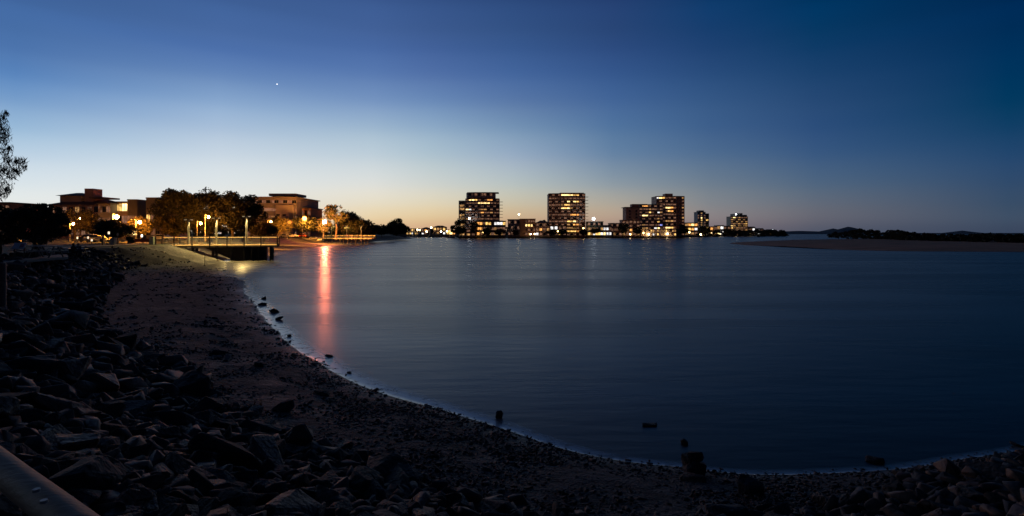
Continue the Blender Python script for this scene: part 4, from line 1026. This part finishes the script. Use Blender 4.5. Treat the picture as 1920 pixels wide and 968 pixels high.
def person(label, px, Y, rz, shirt, zoff=0, pose='sit'):
    x = X(px, Y); t = thing('person', label, 'person', (x, Y, H(x, Y)+.02), rz)
    J = {'pel': ((0,0,.50),.14), 'wst': ((0,.0,.68),.12), 'cst': ((0,-.02,.90),.145), 'nck': ((0,-.03,1.04),.055), 'chn': ((0,-.05,1.10),.07), 'hed': ((0,-.05,1.20),.095), 'top': ((0,-.04,1.28),.06)}
    E = [('pel','wst'),('wst','cst'),('cst','nck'),('nck','chn'),('chn','hed'),('hed','top')]
    for s, k in ((-1,'l'),(1,'r')):
        J.update({'hip'+k: ((s*.10,-.04,.50),.095), 'kne'+k: ((s*.13,-.46,.52),.065), 'ank'+k: ((s*.13,-.44,.09),.042), 'toe'+k: ((s*.14,-.60,.04),.035),
                  'sho'+k: ((s*.19,-.02,.97),.06), 'elb'+k: ((s*.25,-.12,.72),.045), 'wri'+k: ((s*.14,-.36,.78),.03), 'hnd'+k: ((s*.11,-.44,.80),.035)})
        E += [('pel','hip'+k),('hip'+k,'kne'+k),('kne'+k,'ank'+k),('ank'+k,'toe'+k),('cst','sho'+k),('sho'+k,'elb'+k),('elb'+k,'wri'+k),('wri'+k,'hnd'+k)]
    names = list(J)
    me = bpy.data.meshes.new('body'); me.from_pydata([J[n][0] for n in names], [(names.index(a), names.index(b)) for a, b in E], [])
    me.materials.append(shirt); o = link('body', me, t)
    sk = me.skin_vertices if len(me.skin_vertices) else None
    o.modifiers.new('skin', 'SKIN')
    lay = me.skin_vertices[0].data if len(me.skin_vertices) else None
    if lay is None:
        bm = bmesh.new(); bm.from_mesh(me); bm.verts.layers.skin.verify(); bm.to_mesh(me); bm.free(); lay = me.skin_vertices[0].data
    for i, n in enumerate(names): lay[i].radius = (J[n][1], J[n][1]); lay[i].use_root = (i == 0)
    sb = o.modifiers.new('sub', 'SUBSURF'); sb.levels = 1; sb.render_levels = 1
    MB().sphere((0, -.03, 1.225), .112, n=12, m=8, sc=(.95, 1, .85)).build('hair', M_BLACKM, t, smooth=True)
person('person in a dark blue top sitting on the left side of the far picnic table', 150, 49.0, math.radians(200), mat('dark_blue_cloth', (.03, .04, .10), .9))
person('person in dark red sitting at the near side of the far picnic table', 137, 49.1, math.radians(170), mat('dark_red_cloth', (.08, .02, .02), .9))
person('person in grey sitting on the lawn side behind the far picnic table', 147, 51.0, math.radians(10), mat('grey_cloth', (.12, .11, .12), .9))

# log barrier: post at the left edge and the near rail
def log_post(label, x, y, z, h, r=.11):
    t = thing('log_post', label, 'post', (x, y, z))
    MB().tube((0, 0, -.2), (0, 0, h-.05), r, r, 16).build('shaft', M_LOG, t, smooth=False)
    MB().tube((0, 0, h-.049), (0, 0, h), r*1.02, r*.86, 16).build('top', M_LOG, t)
x_, y_ = -.9575*15.4, 15.4
log_post('short log post standing alone at the left edge of the lawn', x_, y_, H(x_, y_), Z(493, 15.4)-H(x_, y_), .11)
def rail():
    A = onz(-150, 760, 3.02); B = onz(72, 905, 3.02); Cc = onz(200, 1030, 3.02)
    t = thing('log_rail', 'thick pale log rail with two bolts crossing the lower left corner', 'rail', (B.x, B.y, 0))
    o = Vector((B.x, B.y, 0)); a = A - o; c = Cc - o; d = (c - a).normalized()
    m = MB(); n = 20; seg = 26; u = d.orthogonal().normalized(); w_ = d.cross(u); L_ = (c-a).length
    for k in range(seg+1):
        for j in range(n):
            th = 2*math.pi*j/n; rr = .056*(1 + .03*mnoise.noise(Vector((k*.3, math.cos(th)*1.5, math.sin(th)*1.5))))
            m.v.append(tuple(a + d*(L_*k/seg) + (u*math.cos(th) + w_*math.sin(th))*rr))
    for k in range(seg):
        for j in range(n): m.f.append((k*n+j, k*n+(j+1) % n, (k+1)*n+(j+1) % n, (k+1)*n+j)); m.m.append(0)
    m.f += [tuple(range(n))[::-1], tuple(range(seg*n, seg*n+n))]; m.m += [0, 0]
    m.build('log', M_LOG, t, smooth=True)
    for px, py in ((68, 922), (82, 943)):
        p = onz(px, py, 3.08) - o
        MB().tube(p, p + Vector((0, 0, .010)), .013, .011, 12).build('bolt', M_METAL, t)
        
    for q in (a + d*.12, c - d*.2):
        MB().tube((q.x, q.y, H(o.x+q.x, o.y+q.y)-.1), (q.x, q.y, 2.95), .085, .085, 14).build('post', M_LOG, t)
rail()

# ------------------------------------------------------------------ rocks
def rock_mesh(seed, flat=.5, cuts=13, sub=3, m=None):
    rs = random.Random(seed); bm = bmesh.new()
    sx, sy, sz = rs.uniform(1.0, 1.45), rs.uniform(.6, .95), flat*rs.uniform(.6, 1.3)
    for k in range(cuts + 1):
        p = Vector((rs.gauss(0, 1), rs.gauss(0, 1), rs.gauss(0, 1))).normalized() * rs.uniform(.8, 1.1)
        p = Vector([math.copysign(abs(q) ** .7, q) for q in p])
        bm.verts.new((p.x*sx, p.y*sy, p.z*sz))
    r = bmesh.ops.convex_hull(bm, input=bm.verts)
    bmesh.ops.delete(bm, geom=[g for g in r['geom_interior'] if isinstance(g, bmesh.types.BMVert)], context='VERTS')
    if sub > 1:
        bmesh.ops.dissolve_limit(bm, angle_limit=math.radians(14), verts=bm.verts, edges=bm.edges)
        bmesh.ops.bevel(bm, geom=list(bm.edges), offset=.055, segments=1, affect='EDGES', profile=.6)
        bmesh.ops.triangulate(bm, faces=bm.faces)
    if sub > 2:
        bmesh.ops.subdivide_edges(bm, edges=[e for e in bm.edges if e.calc_length() > .22], cuts=2, use_grid_fill=True)
        bmesh.ops.triangulate(bm, faces=bm.faces)
        for v in bm.verts:
            p = v.co; n = mnoise.fractal(p*3.1 + Vector((seed, 0, 0)), 1, 2, 4)
            v.co = p + p.normalized() * .045*n
    bmesh.ops.recalc_face_normals(bm, faces=bm.faces)
    if sub <= 2: bmesh.ops.triangulate(bm, faces=bm.faces)
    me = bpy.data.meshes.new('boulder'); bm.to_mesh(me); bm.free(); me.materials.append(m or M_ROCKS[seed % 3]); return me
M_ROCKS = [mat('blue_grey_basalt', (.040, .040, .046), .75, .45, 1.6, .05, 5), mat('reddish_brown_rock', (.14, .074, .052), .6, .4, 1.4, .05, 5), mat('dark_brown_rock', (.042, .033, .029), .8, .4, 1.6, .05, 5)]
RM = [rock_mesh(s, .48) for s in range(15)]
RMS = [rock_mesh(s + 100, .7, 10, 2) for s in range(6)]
rs = np.random.RandomState(12)
cand = []
pts = []
def in_frame(x, y, z, m=60):
    if y < .5: return False
    px = 960 + x/y*FPX; py = HZ + (CAMZ - z)/y*FPX
    return -m < px < 1920+m and py < 968+m*1.5
grid = {}
tries = 0
NX = np.concatenate([rs.uniform(-50, 13, 110000), rs.uniform(-14, 12, 40000)]); NY = np.concatenate([rs.uniform(1.5, 66, 110000), rs.uniform(1.5, 16, 40000)])
NZ, NS, NW, NR = terr(NX, NY)
for x, y, z, s, w_, r_ in zip(NX, NY, NZ, NS, NW, NR):
    if not (w_ - .35 < s < w_ + r_ + .15) or y > 57: continue
    if not in_frame(x, y, z): continue
    dist = math.hypot(x, y)
    size = rs.uniform(.10, .24)
    if rs.rand() < .20: size *= 1.9
    if x > 2 or dist < 6.5: size *= .62
    elif dist < 10: size *= .8
    key = (int(x//1), int(y//1)); ok = True
    for a in (-1, 0, 1):
        for b in (-1, 0, 1):
            for (qx, qy, qs) in grid.get((key[0]+a, key[1]+b), ()):
                if (qx-x)**2 + (qy-y)**2 < ((qs+size)*.62)**2: ok = False; break
            if not ok: break
        if not ok: break
    if not ok: continue
    grid.setdefault(key, []).append((x, y, size)); pts.append((x, y, z, size, dist, s, w_, r_))
pts.sort(key=lambda p: p[4]/p[3])
def slope_normal(x, y):
    e = .4; z0, zx, zy = terr(np.array([x, x+e, x]), np.array([y, y, y+e]))[0]
    return Vector((-(zx-z0)/e, -(zy-z0)/e, 1)).normalized()
def rock_label(k, mi, px, py):
    return ('slate-grey angular boulder in the rock bank', 'reddish-brown slabby boulder in the rock bank', 'dark brown broken boulder in the rock bank')[mi]
nind = 0; rest = []
for p in pts:
    x, y, z, size, dist, s, w_, r_ = p
    if nind < 280:
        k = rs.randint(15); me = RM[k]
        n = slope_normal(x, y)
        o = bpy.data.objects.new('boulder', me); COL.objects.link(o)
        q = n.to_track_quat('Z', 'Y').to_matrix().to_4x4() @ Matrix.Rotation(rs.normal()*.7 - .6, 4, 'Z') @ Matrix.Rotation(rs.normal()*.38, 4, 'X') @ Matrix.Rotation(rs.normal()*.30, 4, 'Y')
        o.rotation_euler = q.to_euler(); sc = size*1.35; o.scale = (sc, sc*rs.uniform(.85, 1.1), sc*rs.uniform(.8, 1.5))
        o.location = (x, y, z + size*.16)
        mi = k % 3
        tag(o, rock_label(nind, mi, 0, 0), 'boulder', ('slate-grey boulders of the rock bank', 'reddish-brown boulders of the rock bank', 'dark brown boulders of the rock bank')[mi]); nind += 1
    else: rest.append(p)
# the smaller and farther stones of the bank, past counting
def stones(name, label, plist, meshes, m, seed, cat='rocks'):
    rs = np.random.RandomState(seed); Vs = []; Fs = []; MI = []; off = 0
    base = []
    for me in meshes:
        v = np.array([q.co[:] for q in me.vertices]); f = np.array([list(pl.vertices) for pl in me.polygons]); base.append((v, f))
    for (x, y, z, s) in plist:
        k = rs.randint(len(base)); v, f = base[k]
        a, b, c = rs.uniform(0, 6.28), rs.normal()*.35, rs.normal()*.35
        R = np.array(Matrix.Rotation(a, 3, 'Z') @ Matrix.Rotation(b, 3, 'X') @ Matrix.Rotation(c, 3, 'Y'))
        Vs.append(v @ R.T * s + np.array([x, y, z])); Fs.append(f + off); off += len(v); MI += [k % len(m)]*len(f)
    o = link(name, raw_mesh(name, np.vstack(Vs), np.vstack(Fs), m, MI)); tag(o, label, cat, kind='stuff'); return o
small = []
for i in range(9000):
    k = rs.randint(len(NX)); x, y, z, s, w_, r_ = NX[k], NY[k], NZ[k], NS[k], NW[k], NR[k]
    if w_-.6 < s < w_+r_+.3 and in_frame(x, y, z) : small.append((x, y, z+.03, rs.uniform(.06, .17)))
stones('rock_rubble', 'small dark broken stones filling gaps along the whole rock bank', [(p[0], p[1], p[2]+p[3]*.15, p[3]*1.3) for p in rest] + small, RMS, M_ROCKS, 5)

# pebbles and shell litter on the beach
peb = []
def pebm(seed):
    me = rock_mesh(seed, .6, 7, 1); return me
PM = [pebm(s) for s in range(300, 306)]
PX_ = np.concatenate([rs.uniform(-14, 12, 120000), rs.uniform(-42, -7, 60000)]); PY_ = np.concatenate([rs.uniform(4.5, 24, 120000), rs.uniform(20, 60, 60000)])
PZ_, PS_, PW_, PR_ = terr(PX_, PY_)
for x, y, z, s, w_ in zip(PX_, PY_, PZ_, PS_, PW_):
    if not (-.15 < s < w_ + .6): continue
    if not in_frame(x, y, z): continue
    dn = mnoise.noise(Vector((x*.9, y*.9, 5))) + .6*mnoise.noise(Vector((x*3, y*3, 2)))
    bias = .42 if y < 12.5 and x > -3.5 else (.02 if y < 17 else -.34)
    if dn*.7 + bias + rs.normal()*.30 < .14: continue
    peb.append((x, y, z + .004, (abs(rs.normal())*.018 + .016)*(1 if y < 16 else min(2.0, y/14))))
    
M_PEB = [mat('black_pebble', (.028, .028, .032), .7, .4, 3), mat('dark_shell_litter', (.05, .046, .045), .7, .5, 3), mat('pale_shell_litter', (.16, .14, .13), .7, .3, 3)]
stones('pebbles', 'scattered dark pebbles and shell litter across the beach', peb, PM, [M_PEB[0], M_PEB[1], M_PEB[0], M_PEB[0], M_PEB[1], M_PEB[2]], 6, 'pebbles')

# single rocks on the sand and in the water
SR = [(605,740,.20,'lone dark round rock on open sand halfway along the beach',.0),(410,664,.19,'upper one of two dark rocks beside the toe of the rock bank',.0),(426,677,.20,'lower one of two dark rocks beside the toe of the rock bank',0),
 (487,688,.16,'upright dark stump-like rock on the sand left of the red reflection',1),(530,770,.26,'flat dark rock at the edge of the wet pool on the beach',0),(478,776,.24,'dark rock left of the wet pool at the bank toe',0),
 (492,812,.30,'big black rounded rock below the wet pool at the bank toe',0),(655,700,.09,'small dark rock on sand between bank and red reflection',0),(645,838,.20,'round black rock at the foot of the rock bank near the pebbles',0),
 (548,835,.28,'broad black boulder resting on the bank toe near the pebbles',0),(495,561,.22,'small dark rock farthest out in the shallows of the left curve',0),(492,573,.24,'dark rock second farthest in the shallows of the left curve',0),
 (513,586,.28,'low dark rock awash just off the left curve of beach',0),(522,600,.24,'flat dark rock awash a little nearer along the left curve',0),(543,631,.14,'small dark rock at the wash line beside the faint orange glow',0),
 (617,668,.13,'dark rock standing in the bottom of the red reflection',0),(607,685,.07,'tiny dark rock at the wash line below the red reflection',0),(703,734,.10,'small dark rock in the foam right of the red reflection',0),
 (723,742,.06,'tiny dark pebble-like rock in the foam right of the red reflection',0),(936,784,.13,'pointed dark rock standing in the water below the middle of the bay',2),(1218,798,.17,'low flat rock barely above dark water at lower right',3),
 (1283,832,.09,'round dark rock in water just behind the stacked rocks',0),(1640,866,.12,'dark rock at the waterline right of the stacked rocks',0),(1722,884,.12,'upright dark rock at the waterline in the lower right',1),
 (1912,838,.14,'small rock at the far right end of the near waterline',0),(1405,925,.19,'large pale-edged boulder below the near waterline at lower right',1),(1545,950,.18,'dark boulder at the bottom edge in the lower right',0),(1690,925,.20,'broad boulder with pale streaks in the lower right',0),
 (1840,915,.19,'boulder with pale streaks near the lower right corner',0),(1300,905,.20,'lowest broad rock carrying the stacked rocks',0)]
for i, (px, py, sz, lb, up) in enumerate(SR):
    z = 0.0
    for _ in range(4):
        q = onz(px, py, z); z = max(0, H(q.x, q.y))
    q = onz(px, py, z)
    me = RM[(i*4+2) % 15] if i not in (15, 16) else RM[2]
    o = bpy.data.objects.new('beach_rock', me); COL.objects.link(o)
    o.location = (q.x, q.y, z + sz*.15 + (.0 if up != 2 else .05)); o.rotation_euler = (rs.normal()*.2, rs.normal()*.2, rs.uniform(0, 6))
    o.scale = (sz, sz*.9, sz*1.1) if up == 0 else ((sz, sz, sz*2.2) if up == 1 else (sz*.8, sz*.8, sz*3.2))
    if up == 2: o.rotation_euler = (0, .35, 1); o.scale = (sz*.85, sz*.7, sz*1.9)
    if up == 3: o.rotation_euler = (0, .05, .2); o.scale = (sz*1.15, sz*.7, sz*.45); o.location.z = .02
    tag(o, lb, 'rock', 'single rocks on the beach and in the shallows')
for (px, py, dz, sz, lb) in ((1302,880,.16,.24,'middle rock of the small rock stack at the near waterline'),(1286,866,.2,.15,'left rock perched on the side of the small rock stack'),(1304,856,.36,.14,'top rock of the small rock stack at the near waterline')):
    q = onz(1302, 900, 0.05); o = bpy.data.objects.new('stacked_rock', RM[(int(px)) % 15]); COL.objects.link(o)
    o.location = (q.x + (px-1302)/FPX*q.y, q.y, Z(py, q.y)); o.scale = (sz, sz, sz*1.5); o.rotation_euler = (.2, .1, px)
    tag(o, lb, 'rock', 'rocks of the small stack')

# ------------------------------------------------------------------ boats, channel stakes, evening star
def boat(label, px, py, ln):
    p = onz(px, py, 0.0); t = thing('small_boat', label, 'boat', (p.x, p.y, 0), math.radians(8), 'small boats moored by the bridge')
    h = MB(); n = 12
    sec = []
    for k in range(n+1):
        u = k/n; w_ = .9*math.sin(math.pi*min(1, .18+u*.82))**.6 if u < 1 else .05; sec.append((-ln/2+ln*u, max(.05, w_), .75+.35*u*u))
    for x_, w_, z_ in sec: h.v += [(x_, -w_, z_), (x_, -w_*.75, -.2), (x_, w_*.75, -.2), (x_, w_, z_), (x_, w_*.85, z_-.12), (x_, -w_*.85, z_-.12)]
    for k in range(n):
        for j in range(6): a = k*6+j; b = k*6+(j+1) % 6; h.f.append((a, b, b+6, a+6)); h.m.append(0)
    h.f += [tuple(range(6)), tuple(range(n*6, n*6+6))[::-1]]; h.m += [0, 0]
    h.build('hull', M_DARKW, t); MB().box(-.6, .9, -.5, .5, .7, 1.7).build('cabin', M_WHITEW, t); MB().box(-.8, 1.1, -.6, .6, 1.702, 1.78).build('cabin_roof', M_DARKW, t)
boat('dark boat moored at the right end of the road bridge', 846, 446.8, 6.5)
boat('tiny dark boat moored under the middle of the road bridge', 803, 445.4, 3.6)
for lb, px, y0, y1 in (('thin dark stake in lit sand before the middle pier lamp', 384, 484, 461), ('thin dark marker stake at the water edge below the pier', 407.5, 490, 462)):
    z = 0
    for _ in range(4): q = onz(px, y0, z); z = max(0, H(q.x, q.y))
    t = thing('marker_stake', lb, 'stake', (q.x, q.y, z)); hh = (y0-y1)/FPX*q.y
    MB().tube((0, 0, -.2), (0, 0, hh), .035, .03, 6).build('shaft', M_DTIMB, t); MB().tube((0, 0, 0), (0, 0, .1), .14, .08, 8).build('foot', M_DTIMB, t)
p = at(519.5, 158, 9000)
tag(MB().sphere((0, 0, 0), 8.5, n=12, m=8).build('evening_star', mat('planet_glow', (1, 1, 1), .5, emit=(1, .97, .92), estr=2.2)), 'tiny bright evening star high in the blue sky', 'star').location = p
